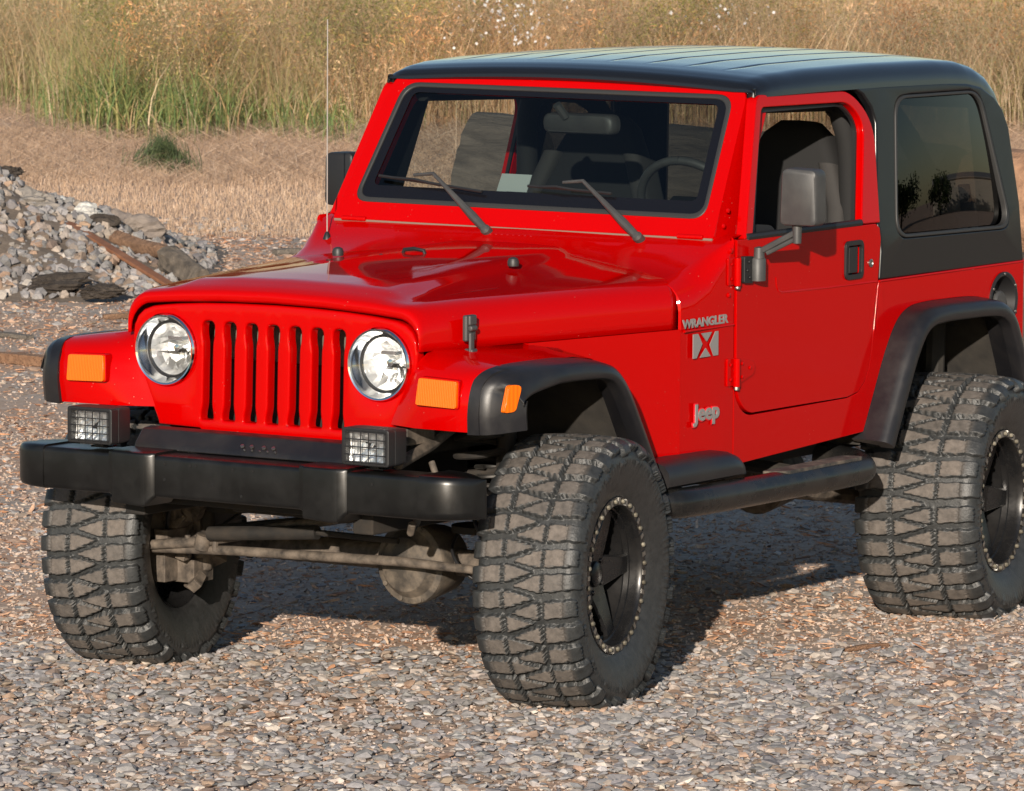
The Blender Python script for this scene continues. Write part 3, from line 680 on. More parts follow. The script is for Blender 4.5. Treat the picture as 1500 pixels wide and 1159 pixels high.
mirror(-1, None, None, -1.16, .835, 1.40, -6)

# ---- front bumper
BP = empty('front_bumper', (0, 0, 0), CAR)
def bar_sec(y, x0, x1, z0, z1, r=.014):
    return [(x, y, z) for x, z in rnd([(x1, z0), (x1, z1), (x0, z1), (x0, z0)], r, 3)]
G().loft([bar_sec(y, .52, .650, .600, .722) for y in (-.66, -.3, 0, .3, .66)]).obj('bumper_bar', BUMP, BP, smooth=50)
for sg in (-1, 1):
    S = []
    for k in range(10):
        a = k/9; y = .655+.155*a; x1 = .654-.098*a**3.6-.010*a; S.append(bar_sec(sg*y, .47+.066*a**1.5, x1, .598+.006*a, .727-.012*a**3, .022))
    G().loft(S).obj('bumper_end_cap', BUMP, BP, smooth=50)
    S = [bar_sec(sg*.335+d, .53, x, z0, .729, .012) for d, x, z0 in ((-.085, .650, .600), (-.070, .653, .594), (-.060, .668, .578), (.040, .672, .572), (.056, .668, .574), (.068, .655, .590), (.08, .651, .600))]
    G().loft(S).obj('bumperette', BUMP, BP, smooth=30)
g = G(); va = [(.46, .785), (.50, .780), (.535, .742), (.545, .724), (.46, .722)]
g.loft([[(x, y, z) for x, z in va] for y in (-.41, -.39, .39, .41)]); g.obj('bumper_cover', PLAS, CAR, bevel=.006)
for k in range(4): G().lathe([(0, .007), (.004, .006), (.005, .0005)], (.532, -.03+k*.033+(.01 if k > 1 else 0), .752), (.6, 0, .8), 8).obj('cover_bolt', SATIN, CAR)
for k in range(5): G().lathe([(0, .004), (.003, .003), (.0035, .0005)], (.537, -.02+k*.027, .742), (.6, 0, .8), 6).obj('cover_bolt', SATIN, CAR)
HOLE = simple('hole_black', (.002, .002, .002), .9)
for y, z in ((-.22, .70), (-.13, .70), (-.11, .702), (.02, .70), (.09, .70), (-.22, .655), (-.05, .65), (.5, .69), (.05, .625)):
    G().lathe([(0, .005), (.0015, .005), (.0016, .0005)], (.6500, y, z), (1, 0, 0), 8).obj('bumper_hole', HOLE, BP)
# auxiliary lamps standing on the bumper
for sg in (-1, 1):
    al = empty('auxiliary_lamp', (.60, sg*.482, .730), CAR)
    yw, zh = .066, .046
    o_ = rnd([(-yw-.014, .012), (yw+.014, .012), (yw+.014, .118), (-yw-.014, .118)], .010, 3); i_ = rnd([(-yw, .022), (yw, .022), (yw, .108), (-yw, .108)], .006, 3)
    g = G(); g.prism(o_, [i_], lambda p, s: (.060-s*.035, p[0], p[1]))
    secs = [[(x, p[0]*k, .065+(p[1]-.065)*k) for p in o_] for x, k in ((.026, 1), (.0, 1.), (-.035, .95), (-.04, .9))]
    g.loft(secs); g.box((0, 0, .008), (.03, .03, .02)); g.box((-.01, 0, 0), (.05, .06, .006)); g.obj('lamp_housing', BLK, al, bevel=.003)
    g = G(); V = []; F = []; n1, n2 = 14, 10
    for i in range(n1+1):
        for j in range(n2+1):
            u, v = 2*i/n1-1, 2*j/n2-1; V.append((.026+.016*(u*u+v*v)*.5+random.uniform(-.0016, .0016), u*yw, .065+v*.043))
    for i in range(n1):
        for j in range(n2): F.append((i*(n2+1)+j, (i+1)*(n2+1)+j, (i+1)*(n2+1)+j+1, i*(n2+1)+j+1))
    g.add(V, F).obj('lamp_reflector', REFLH, al, smooth=0, recalc=False)
    G().add([(.050, y, z) for y, z in [(-yw, .022), (yw, .022), (yw, .108), (-yw, .108)]], [(0, 1, 2, 3)]).obj('lamp_lens', LENS, al, smooth=0, recalc=False)
    g = G()
    for k in range(6): g.tube([(.062, lerp(-yw, yw, k/5), .018), (.062, lerp(-yw, yw, k/5), .112)], .0018, 6)
    for k in range(5): g.tube([(.062, -yw-.004, lerp(.022, .108, k/4)), (.062, yw+.004, lerp(.022, .108, k/4))], .0018, 6)
    g.obj('stone_guard', BLK, al)

# ---- wheels
NP, NS = 34, 34                                                # pitches around, steps per pitch
TR = .400
def tyre_mesh():
    prof = [(-.112, .216), (-.122, .222), (-.128, .232), (-.136, .250), (-.145, .270), (-.152, .292), (-.156, .315), (-.157, .332)]
    ts = np.linspace(-.182, .182, 116)
    def base(t):
        s = np.sign(t); a = abs(t)
        if a <= .120: return (t, TR-.018-.006*(a/.12)**2.2)
        k = (a-.120)/.062; ang = k*radians(78); r = .048
        return (s*(.120+r*sin(ang)*.80), TR-.024-r*(1-cos(ang))*1.02)
    mid = [base(t) for t in ts]
    w_ = np.array([p[0] for p in prof]+[m[0] for m in mid]+[-p[0] for p in prof[::-1]]); r_ = np.array([p[1] for p in prof]+[m[1] for m in mid]+[p[1] for p in prof[::-1]])
    tt = np.array([np.nan]*len(prof)+list(ts)+[np.nan]*len(prof))
    n = NP*NS; pit = 2*pi*TR/NP; th = np.arange(n)/n*2*pi
    M = len(w_)
    # profile normals
    dw = np.gradient(w_); dr = np.gradient(r_); ln = np.hypot(dw, dr); nw, nr = -dr/ln, dw/ln
    U, T = np.meshgrid(th*TR, ts, indexing='ij')
    rg = np.random.default_rng(3)
    wx = sum(a*np.sin(U*f*2*pi/pit*0+U*f/TR+T*g+p) for a, f, g, p in [(.0014, 171, 90, .3), (.0012, 288, -140, 1.2), (.0009, 402, 210, 2.)])
    wy = sum(a*np.sin(U*f/TR+T*g+p) for a, f, g, p in [(.0014, 150, 120, 2.3), (.0012, 240, -180, .2), (.0009, 390, 260, 1.)])
    T2 = T+wx; U2 = U+wy-.10*T
    def sd(poly, t, u):                                        # inside distance to a convex polygon (metres)
        d = np.full(t.shape, 9.)
        A = sum(poly[i-1][0]*poly[i][1]-poly[i][0]*poly[i-1][1] for i in range(len(poly))); sgn = 1 if A > 0 else -1
        for i in range(len(poly)):
            x0, y0 = poly[i-1]; x1, y1 = poly[i]; L = sqrt((x1-x0)**2+(y1-y0)**2)
            d = np.minimum(d, sgn*((x1-x0)*(u-y0)-(y1-y0)*(t-x0))/L)
        return d
    h = np.full(U.shape, -9.); idx = np.zeros(U.shape)
    p = pit
    A1 = [(.061, .005*p/.0743), (.172, .008), (.172, .058), (.063, .062)]
    A2 = [(.061, .005), (.158, .006), (.158, .060), (.063, .062)]
    B = [(.055, .003), (.056, .063), (.028, .057), (-.030, .036), (-.032, .026)]
    for row, off in ((0, 0.), (1, .5*p)):
        s = 1 if row == 0 else -1
        cell = np.floor((U2-off)/p); u = (U2-off)-cell*p; hs1 = (np.sin((cell % NP)*91.7+row*17.3)*43758.5) % 1.0; hs2 = (np.sin((cell % NP)*47.1+row*9.7)*24634.6) % 1.0
        for du in (-p, 0, p):
            for q, poly in enumerate((A1, A2, B)):
                d = sd(poly, s*T2+(hs1-.5)*.007*(q == 2), u+du+(hs2-.5)*.006)-(.0009+.0011*hs1)
                if q < 2: d = np.where((cell % 2) == q, d, -9) if True else d
                ins = d > h; idx = np.where(ins & (d > 0), cell*7+q*3+row*11, idx); h = np.maximum(h, d)
    H = np.clip((h+.0002)/.0017, 0, 1); H = H*H*(3-2*H)
    edge = np.clip(1-(np.abs(T)-.150)/.03, 0, 1)
    # a shallow cut across the big shoulder blocks
    cut = np.exp(-((np.abs(T2)-.118)/.0022)**2)*.4*(np.abs(T2) > .1)
    hh = .0195*H*(1-cut*.6)*(0.62+.38*edge)
    D = np.zeros((n, M)); D[:, len(prof):len(prof)+len(ts)] = hh
    # sidewall: fine radial ribs and a raised ring
    TH = th[:, None]; rr = r_[None, :]
    side = np.isnan(tt)[None, :]
    rib = .0024*(np.sin(TH*NP*3) > .2)*((rr > .318) & (rr < .36))+.0022*np.exp(-((rr-.252)/.004)**2)+.0016*np.exp(-((rr-.300)/.003)**2)
    blk = (np.sin(TH*NP/2*1.0+.7) > .72)*np.exp(-((rr-.335)/.014)**4)*.006
    D = D+np.where(side, rib+blk, 0)
    # raised lettering-like blocks are left off; mould ring only
    W = w_[None, :]+nw[None, :]*D; R = r_[None, :]+nr[None, :]*D
    X = R*np.cos(TH); Z = R*np.sin(TH)
    V = np.stack([X, W+0*X, Z], -1).reshape(-1, 3)
    # flatten where it rests on the ground
    i = np.arange(n)[:, None]; j = np.arange(M-1)[None, :]; i2 = (i+1) % n
    F = np.stack([i*M+j, i*M+j+1, i2*M+j+1, i2*M+j], -1).reshape(-1, 4)
    me = bpy.data.meshes.new('tyre'); me.vertices.add(len(V)); me.vertices.foreach_set('co', V.ravel())
    me.loops.add(F.size); me.loops.foreach_set('vertex_index', F.ravel()); me.polygons.add(len(F))
    me.polygons.foreach_set('loop_start', np.arange(len(F))*4); me.polygons.foreach_set('loop_total', np.full(len(F), 4)); me.update(calc_edges=True)
    me.polygons.foreach_set('use_smooth', np.ones(len(F), bool))
    # wear: the faces of the blocks are scuffed brown with dried mud, grooves are plain rubber
    Hc = np.zeros((n, M)); Hc[:, len(prof):len(prof)+len(ts)] = np.clip((h-.0025)/.003, 0, 1)*np.clip(1-(np.abs(T)-.112)/.02, 0, 1)
    jit = np.zeros((n, M)); jit[:, len(prof):len(prof)+len(ts)] = (np.sin(idx*12.9898)*43758.5453) % 1.0
    c0 = np.array([.030, .032, .033]); c1 = np.array([.122, .105, .092])
    Cc = c0+(c1-c0)*(Hc*(.70+.45*jit))[..., None]
    Cc[:, np.isnan(tt)] = [.030, .030, .030]
    Cc = np.concatenate([Cc, np.ones((n, M, 1))], -1)
    at = me.color_attributes.new('col', 'FLOAT_COLOR', 'POINT'); at.data.foreach_set('color', Cc.reshape(-1).astype(np.float32))
    me.materials.append(TYRE); return me
TYRE_ME = tyre_mesh()
def rim_parts():
    y = (0, 1, 0)
    g = G(); g.lathe([(.118, .200), (.092, .197), (.090, .192), (.076, .190), (.074, .184), (-.02, .180), (-.085, .190), (-.115, .214), (-.105, .218), (.10, .218)], (0, 0, 0), y, 64, 0, True)
    # five flat spokes narrowing from a broad recessed hub to the rim
    for k in range(5):
        a = 2*pi*k/5+pi; ca, sa = cos(a), sin(a); ta, tb = -sa, ca
        S = []
        for r, hw_, y1, y0 in ((.030, .026, .060, .01), (.060, .047, .064, .02), (.095, .041, .071, .03), (.130, .035, .078, .04), (.160, .030, .083, .045), (.188, .029, .086, .05)):
            S.append([(r*ca+ta*q, yy, r*sa+tb*q) for q, yy in ((-hw_+.004, y0), (-hw_, y1-.007), (-hw_+.006, y1), (hw_-.006, y1), (hw_, y1-.007), (hw_-.004, y0))])
        g.loft(S)
        an = a+pi/5; g.lathe([(.030, .010), (.062, .009), (.067, .006), (.0675, .0005)], (.055*cos(an), 0, .055*sin(an)), y, 10)
    g.lathe([(-.06, .072), (.052, .068), (.056, .064), (.056, .040), (.068, .036), (.072, .030), (.073, .0005)], (0, 0, 0), y, 36)
    g.lathe([(-.03, .178), (-.034, .0005)], (0, 0, 0), y, 48)
    b = G(); b.lathe([(.105, .199), (.121, .199), (.128, .203), (.128, .226), (.121, .230), (.108, .230)], (0, 0, 0), y, 72, 0, True)
    for k in range(24):
        a = 2*pi*k/24
        b.lathe([(.126, .0068), (.1335, .0068), (.1355, .0045), (.1356, .0004)], (.2145*cos(a), 0, .2145*sin(a)), y, 8, 1)
    for k in range(24):
        a = 2*pi*(k+.5)/24; M = Matrix.Rotation(-a, 3, 'Y'); b.box(M @ Vector((.2150, .1285, 0)), (.019, .005, .013), 2, M)
    return g, b
rg_, bg_ = rim_parts()
RIM_ME = rg_.obj('rim_src', WHEELM, bevel=None, smooth=32); LOCK_ME = bg_.obj('lock_src', [WHEELM, BOLT, SATIN], smooth=32)
rm, lm_ = RIM_ME.data, LOCK_ME.data; bpy.data.objects.remove(RIM_ME); bpy.data.objects.remove(LOCK_ME)
def wheel(name, loc, turn, spin, lab=None):
    wh = empty(name, loc, CAR); wh.rotation_euler = (0, 0, radians(turn))
    for nm, me in (('tyre', TYRE_ME), ('rim', rm), ('beadlock_ring', lm_)):
        o = bpy.data.objects.new(nm, me); COL.objects.link(o); o.parent = wh; o.rotation_euler = (0, radians(spin), 0)
    if lab: wh['label'] = lab
    return wh
wheel('wheel', (0, .765, .389), 10, 3); wheel('wheel', (.0, -.765, .389), 190, 40)
wheel('wheel', (-2.335, .728, .373), 9, -4).scale = (1, 1.25, 1); wheel('wheel', (-2.372, -.765, .389), 180, 77)
sw = wheel('spare_wheel', (-2.93, .10, 1.0), 90, 20)
G().box((-2.79, .10, 1.0), (.10, .2, .2)).obj('spare_carrier', DARK, CAR, bevel=.01)

# ---- front axle, steering, springs
AX = empty('front_axle', (0, 0, 0), CAR)
g = G(); g.tube([(0, -.60, .39), (0, .60, .39)], .040, 16); g.obj('axle_tube', DIRT, AX)
g = G(); g.lathe([(-.10, .07), (-.06, .10), (.05, .118), (.085, .122), (.095, .118), (.10, .100), (.125, .080), (.133, .05), (.135, .0005)], (.0, .262, .388), (1, -.05, 0), 30)
for k in range(10): g.lathe([(0, .008), (.006, .008), (.007, .0005)], (.096, .262+.108*cos(k*.628), .388+.108*sin(k*.628)), (1, 0, 0), 6)
g.obj('differential', simple('diff_iron', (.05, .043, .036), .55, dust=(14, (.24, .19, .14), .9), bumps=(40, .3, .003)), AX)
g = G(); g.tube([(.19, -.60, .378), (.20, -.30, .395), (.20, .30, .408), (.19, .60, .40)], [.012, .0145, .0145, .012], 12); g.obj('tie_rod', SATIN if False else DIRT, AX)
g = G(); g.tube([(.215, -.60, .392), (.20, -.42, .412), (.18, -.12, .478), (.17, .30, .56)], [.014, .017, .017, .013], 12); g.lathe([(-.022, .024), (.022, .024)], (.212, -.40, .415), (0, .3, 1), 12); g.tube([(.205, -.36, .43), (.205, -.36, .39)], .010, 8); g.tube([(.205, -.46, .43), (.205, -.46, .40)], .009, 8); g.obj('drag_link', DIRT, AX)
g = G(); g.tube([(.11, -.42, .44), (.11, .40, .56)], .016, 10); g.lathe([(-.03, .045), (.03, .045)], (.14, .05, .555), (0, 1, 0), 18); g.tube([(.14, .05, .60), (.14, .05, .52)], .03, 10); g.obj('track_bar', DARK, AX)
g = G(); g.tube([(.235, -.36, .445), (.225, .02, .475)], .021, 12); g.tube([(.225, .02, .475), (.22, .30, .47)], .009, 8); g.obj('steering_damper', DARK, AX)
g = G(); g.tube([(-.02, -.34, .62), (-.02, -.02, .60), (.05, .22, .58)], .028, 10); g.box((.02, -.10, .56), (.20, .30, .05)); g.obj('cross_member', DARK, AX, bevel=.006)
for sg in (-1, 1):
    g = G(); g.lathe([(-.03, .05), (0, .075), (.03, .085), (.07, .14), (.075, .14), (.08, .06)], (0, sg*.60, .39), (0, sg, 0), 24); g.box((.02, sg*.585, .30), (.10, .10, .07)); g.box((.09, sg*.60, .40), (.12, .05, .06)); g.box((.04, sg*.575, .48), (.08, .08, .06)); g.box((.10, sg*.625, .33), (.07, .06, .12))
    rk = random.Random(5)
    for q in range(9): g.box((rk.uniform(-.04, .12), sg*rk.uniform(.52, .62), rk.uniform(.27, .50)), (rk.uniform(.03, .07), rk.uniform(.03, .06), rk.uniform(.02, .07)), 0, Matrix.Rotation(rk.uniform(-.7, .7), 3, 'X') @ Matrix.Rotation(rk.uniform(-.7, .7), 3, 'Y'))
    g.lathe([(-.10, .018), (-.09, .030), (.09, .030), (.10, .018)], (.0, sg*.555, .39), (0, 0, 1), 14)
    g.obj('steering_knuckle', DIRT, AX, bevel=.006, seg=2)
    g = G(); g.tube(smoothpath([(.12, sg*.60, .42), (.17, sg*.54, .52), (.10, sg*.47, .60), (.05, sg*.42, .66)], 5), .006, 8); g.tube(smoothpath([(.05, sg*.56, .34), (.14, sg*.50, .37), (.12, sg*.42, .44), (.0, sg*.38, .50)], 5), .005, 8); g.obj('brake_hose', BLK, AX, smooth=60)
    g = G(); pts = [(.02+.076*cos(a), sg*.46+.076*sin(a), .665+.17*a/(2*pi*3.2)) for a in np.linspace(0, 2*pi*3.2, 80)]; g.tube(pts, .0115, 8); g.obj('coil_spring', DARK, CAR)
    g = G(); pts = [(.06+.052*cos(a), sg*.525+.052*sin(a), .53+.16*a/(2*pi*6)) for a in np.linspace(0, 2*pi*6, 110)]; g.tube(pts, .0065, 7); g.obj('shock_spring', SATIN, CAR)
    g = G(); g.tube([(.02, sg*.52, .40), (.0, sg*.54, .95)], [.022, .03], 12); g.lathe([(0, .085), (.02, .085)], (0, sg*.44, .485), (0, 0, 1), 20); g.lathe([(0, .08), (.10, .085)], (0, sg*.44, .80), (0, 0, 1), 20); g.obj('shock_absorber', DARK, CAR)
    g = G(); g.tube([(-.05, sg*.42, .36), (-.85, sg*.40, .52)], .025, 10); g.obj('control_arm', DARK, CAR)
g = G(); g.tube([(-2.372, -.60, .39), (-2.372, .60, .39)], .045, 14); g.lathe([(-.13, .05), (-.10, .10), (.06, .12), (.12, .06)], (-2.372, 0, .39), (1, 0, 0), 24); g.tube([(-1.6, .42, .46), (-2.3, .44, .36)], .03, 10); g.tube([(-2.3, 0, .42), (-1.0, 0, .55)], .035, 10); g.obj('rear_axle', DIRT, CAR)
g = G(); g.tube([(.52, .50, .735), (.30, .46, .765), (.12, .42, .80)], .018, 8); g.tube([(.44, .56, .74), (.45, .60, .66)], .010, 8); g.tube([(.45, .52, .57), (.50, .53, .54), (.52, .55, .57)], .012, 8); g.box((.35, .44, .80), (.14, .05, .05)); g.obj('frame_horn', DIRT, CAR, bevel=.004)

# ---- tubular side steps
for sg in (-1, 1):
    st_ = empty('side_step', (0, 0, 0), CAR)
    P = smoothpath([(-.33, sg*.60, .575), (-.36, sg*.72, .565), (-.42, sg*.805, .553), (-.54, sg*.835, .548), (-1.0, sg*.838, .546), (-1.48, sg*.835, .546), (-1.58, sg*.81, .548), (-1.64, sg*.74, .555), (-1.66, sg*.62, .565)], 5)
    G().tube(P, .045, 20).obj('step_tube', simple('step_black', (.009, .009, .009), .22, dust=(10, (.05, .043, .036), .4)), st_, smooth=60)
    g = G(); pad = rnd([(-.98, sg*.80), (-1.50, sg*.785), (-1.52, sg*.86), (-1.03, sg*.865)], .03, 4)
    g.prism(pad, [], lambda p, s: (p[0], p[1], .5925-s*.014)); g.obj('step_pad', simple('step_tread', (.03, .028, .026), .8, dust=(16, (.20, .16, .12), .9), bumps=(120, .5, .003)), st_, bevel=.006)
    for x in (-.62, -1.30): G().tube([(x, sg*.40, .58), (x, sg*.80, .55)], .022, 8).obj('step_bracket', DARK, st_)

# ---- cabin
def seat(y):
    s_ = empty('seat', (-1.70, y, .70), CAR)
    R = Matrix.Rotation(radians(-14), 3, 'Y')
    def slab(prof, thick, z0, name, mat):
        secs = []
        for z, hw_, t in prof:
            sec = rnd([(-t, -hw_), (t, -hw_), (t, hw_), (-t, hw_)], min(t, .05)*.9, 4); secs.append([tuple(R @ Vector((a, b, z))+Vector((-.10, 0, .20))) for a, b in sec])
        G().loft(secs).obj(name, mat, s_, smooth=60)
    slab([(0, .20, .05), (.05, .23, .07), (.25, .24, .07), (.42, .225, .065), (.52, .19, .055), (.60, .15, .05), (.66, .12, .045), (.70, .07, .03), (.705, .01, .01)], .07, .2, 'seat_back', SEATM)
    secs = []
    for z, hw_, t in [(.04, .20, .01), (.10, .225, .015), (.42, .215, .015), (.50, .18, .012)]:
        secs.append([tuple(R @ Vector((a-.070, b, z))+Vector((-.10, 0, .20))) for a, b in rnd([(-t, -hw_), (t, -hw_), (t, hw_), (-t, hw_)], .008, 2)])
    G().loft(secs).obj('back_panel', SEATG, s_, smooth=60)
    for q in (-1, 1):                                         # grey side bolsters
        secs = []
        for z, yy in [(.06, .215), (.25, .225), (.42, .205), (.56, .150)]:
            secs.append([tuple(R @ Vector((a+.01, q*yy+b, z))+Vector((-.10, 0, .20))) for a, b in rnd([(-.055, -.035), (.075, -.03), (.075, .03), (-.055, .035)], .025, 3)])
        G().loft(secs).obj('side_bolster', SEATG, s_, smooth=60)
    secs = [[(x, b, z+c) for b, c in rnd([(-.24, -.06), (.24, -.06), (.24, .06), (-.24, .06)], .05, 4)] for x, z in ((-.12, .15), (.1, .17), (.35, .18), (.40, .17))]
    G().loft(secs).obj('seat_cushion', SEATM, s_, smooth=60)
seat(.36); seat(-.36)
S = [[(x, y, z) for x, z in rnd([(-.93, 1.22), (-.95, 1.285), (-1.10, 1.325), (-1.22, 1.315), (-1.26, 1.25), (-1.22, 1.10), (-1.0, 1.0)], .03, 3)] for y in (-.70, 0, .70)]
G().loft(S).obj('dashboard', DASHM, CAR, smooth=40)
SW = empty('steering_wheel', (-1.30, .37, 1.335), CAR); SW.rotation_euler = (0, radians(-62), 0)
g = G(); pts = [(.185*cos(a), .185*sin(a), 0) for a in np.linspace(0, 2*pi, 41)]; g.tube(pts, .014, 10, caps=False); g.obj('wheel_rim', GREYP, SW, smooth=60)
g = G(); g.box((0, 0, -.02), (.12, .12, .04)); g.box((0, .11, -.01), (.03, .15, .015)); g.box((0, -.11, -.01), (.03, .15, .015)); g.obj('wheel_hub', BLK, SW, bevel=.008)
RB = G()
for sg in (-1, 1):
    RB.tube(smoothpath([(-1.86, sg*.60, .72), (-1.86, sg*.60, 1.40), (-1.84, sg*.58, 1.60), (-1.84, sg*.50, 1.665), (-1.84, 0, 1.675)], 5), .035, 12)
    RB.tube(smoothpath([(-1.84, sg*.55, 1.64), (-2.2, sg*.56, 1.60), (-2.55, sg*.58, 1.2), (-2.6, sg*.58, .9)], 4), .035, 12)
    RB.tube([(-1.20, sg*.57, 1.675), (-1.84, sg*.55, 1.655)], .028, 10)
RB.obj('roll_bar', SEATM, CAR, smooth=60)
IM = empty('interior_mirror', (-1.19, .03, 1.60), CAR)
G().loft([[(x, y*k, z*k2) for y, z in rnd([(-.13, -.032), (.13, -.032), (.13, .032), (-.13, .032)], .028, 4)] for x, k, k2 in ((.03, .90, .8), (.022, .98, .95), (0, 1, 1), (-.015, 1, 1))]).obj('mirror_shell', GREYP, IM, smooth=50)
G().tube([(.03, -.04, .02), (.06, -.055, .06)], .014, 8).obj('mirror_stem', GREYP, IM)
G().prism([(-.28, 1.325), (-.17, 1.325), (-.165, 1.44), (-.275, 1.44)], [], lambda p, s: (-1.06-s*.003-(p[1]-1.33)*.5, p[0]+.06, p[1])).obj('dash_lit_patch', LIT_PATCH, CAR, smooth=0)  # pale sheet added in place of a lit, reflecting patch seen through the glass
g = G(); g.box((-1.02, -.09, 1.375), (.03, .11, .035)); g.tube([(-1.02, -.09, 1.32), (-1.02, -.09, 1.36)], .012, 8); g.obj('dash_device', BLK, CAR, bevel=.01)

# ================================================================== SETTING
FH = Vector((cos(_y), sin(_y), 0))
def DL(d, l, z=0.): return Vector((CAM.x, CAM.y, 0))+FH*d+RT*l+Vector((0, 0, z))   # d metres out from the viewpoint, l metres to the right
def mass(name, V, F, C, mat, kind='stuff', smooth=False):
    """one mesh from numpy arrays; F is (n,3) or (n,4); C colour per vertex"""
    k = F.shape[1]; me = bpy.data.meshes.new(name); me.vertices.add(len(V)); me.vertices.foreach_set('co', V.ravel().astype(np.float32))
    me.loops.add(F.size); me.loops.foreach_set('vertex_index', F.ravel().astype(np.int32)); me.polygons.add(len(F))
    me.polygons.foreach_set('loop_start', (np.arange(len(F))*k).astype(np.int32)); me.polygons.foreach_set('loop_total', np.full(len(F), k, np.int32))
    me.update(calc_edges=True)
    me.polygons.foreach_set('use_smooth', np.full(len(F), smooth))
    if C is not None:
        at = me.color_attributes.new('col', 'FLOAT_COLOR', 'POINT'); at.data.foreach_set('color', np.concatenate([C, np.ones((len(C), 1))], 1).ravel().astype(np.float32))
    me.materials.append(mat); o = bpy.data.objects.new(name, me); COL.objects.link(o)
    if kind: o['kind'] = kind
    return o
def pile_h(d, l):
    """height of the gravel heap at the left"""
    d = np.asarray(d, float); l = np.asarray(l, float)
    crest = np.interp(l, [-9, -7.8, -6, -3.6, -2.72, -2.54, -2.36, -2.18, -2.0, -1.81, -1.63, -1.5], [0, .45, .80, .66, .50, .40, .35, .30, .20, .11, .03, 0])
    foot = np.interp(d, [30.4, 31.0, 31.8, 32.6, 33.6, 34.6], [0, .25, .68, 1., .55, 0])
    return crest*foot
# ground sheet out to the horizon, gravel near the vehicle; dry field beyond
me_ = G(); me_.add([(-900, -900, 0), (900, -900, 0), (900, 900, 0), (-900, 900, 0)], [(0, 1, 2, 3)])
gnd = me_.obj('ground', soil_mat('field_soil', (.42, .295, .22), (.60, .435, .335), 6.), smooth=0); tag(gnd, kind='structure')
g = G(); q = [DL(-14, -26, .004), DL(-14, 26, .004), DL(36.5, 26, .004), DL(35.2, 12, .004), DL(34.6, 2, .004), DL(35.0, -2, .004), DL(34.2, -12, .004), DL(35.5, -26, .004)]
g.add(q, [tuple(range(8))]); gr = g.obj('gravel_yard', ground_mat(), smooth=0); tag(gr, kind='structure')

# crushed stone
def hulls(k, npt, flat):
    out = []
    for i in range(k):
        bm = bmesh.new()
        for _ in range(npt):
            v = Vector(np.random.default_rng(i*97+_).normal(size=3)).normalized(); v *= .8+.25*random.random(); bm.verts.new((v.x*.5, v.y*.5*random.uniform(.65, .95), v.z*.5*flat*random.uniform(.8, 1.2)))
        r = bmesh.ops.convex_hull(bm, input=bm.verts); bmesh.ops.delete(bm, geom=[e for e in r['geom_interior'] if isinstance(e, bmesh.types.BMVert)], context='VERTS')
        bmesh.ops.triangulate(bm, faces=bm.faces); bm.verts.index_update()
        out.append((np.array([v.co[:] for v in bm.verts]), np.array([[v.index for v in f.verts] for f in bm.faces]))); bm.free()
    return out
HUL = hulls(28, 16, .36)
def scatter(pos, size, col, tilt=.5, sink=.25, hul=HUL, stretch=None):
    Vs, Fs, Cs = [], [], []; off = 0; n = len(pos); pick = rng.integers(0, len(hul), n)
    for h in range(len(hul)):
        ix = np.where(pick == h)[0]
        if not len(ix): continue
        V, F = hul[h]; m = len(ix)
        a = rng.uniform(0, 2*pi, m); tx = rng.normal(0, tilt, m); ty = rng.normal(0, tilt, m)
        ca, sa = np.cos(a), np.sin(a); cx, sx = np.cos(tx), np.sin(tx); cy, sy = np.cos(ty), np.sin(ty); z0 = np.zeros(m); o1 = np.ones(m)
        Rz = np.array([[ca, -sa, z0], [sa, ca, z0], [z0, z0, o1]]).transpose(2, 0, 1); Rx = np.array([[o1, z0, z0], [z0, cx, -sx], [z0, sx, cx]]).transpose(2, 0, 1); Ry = np.array([[cy, z0, sy], [z0, o1, z0], [-sy, z0, cy]]).transpose(2, 0, 1)
        R = Rz @ Rx @ Ry
        W = V[None]*size[ix][:, None, None]
        if stretch is not None: W = W*np.stack([stretch[ix], 1/np.sqrt(stretch[ix]), np.ones(m)*.8], -1)[:, None, :]
        P = np.einsum('mij,mkj->mki', R, W)+pos[ix][:, None, :]; P[..., 2] += (size[ix]*(.31-sink))[:, None]
        Vs.append(P.reshape(-1, 3)); Fs.append((F[None]+(np.arange(m)*len(V))[:, None, None]+off).reshape(-1, 3)); Cs.append(np.repeat(col[ix], len(V), 0)); off += m*len(V)
    return np.concatenate(Vs), np.concatenate(Fs), np.concatenate(Cs)
PAL = np.array([(.26, .268, .28), (.32, .33, .345), (.21, .218, .232), (.36, .325, .29), (.29, .24, .20), (.40, .38, .36), (.33, .25, .20), (.50, .48, .45), (.20, .17, .15), (.38, .28, .21)])
PW = np.array([.26, .22, .14, .08, .06, .09, .04, .035, .05, .02]); PW = PW/PW.sum()
PWT = np.array([.15, .12, .08, .16, .12, .09, .12, .03, .04, .09]); PWT = PWT/PWT.sum()
def stone_cols(n, w=PW):
    c = PAL[rng.choice(len(PAL), n, p=w)]*np.array([1.10, 1.015, .955]); return np.clip(c*rng.uniform(.78, 1.22, (n, 1))+rng.normal(0, .003, (n, 3)), .02, .8)
def dl_points(n, d0, d1, side=.4, wfac=.0836, hollow=None):
    d = np.sqrt(rng.uniform(d0*d0, d1*d1, n)); l = rng.uniform(-1, 1, n)*(d*wfac+side)
    if hollow is not None: l = np.sign(l)*(d*wfac+hollow+rng.uniform(0, 1, n)*(side-hollow))      # only beyond the denser middle strip
    base = np.array([CAM.x, CAM.y]); xy = base+d[:, None]*np.array([FH.x, FH.y])+l[:, None]*np.array([RT.x, RT.y]); return d, l, xy
def pnoise(xy, s, seed):
    r = np.random.default_rng(seed); v = 0
    for k in range(5): a = r.uniform(0, 2*pi); f = s*(1.6**k); v = v+np.sin(xy[:, 0]*cos(a)*f+xy[:, 1]*sin(a)*f+r.uniform(0, 6))/(1.35**k)
    return v/2.6
ALL = []
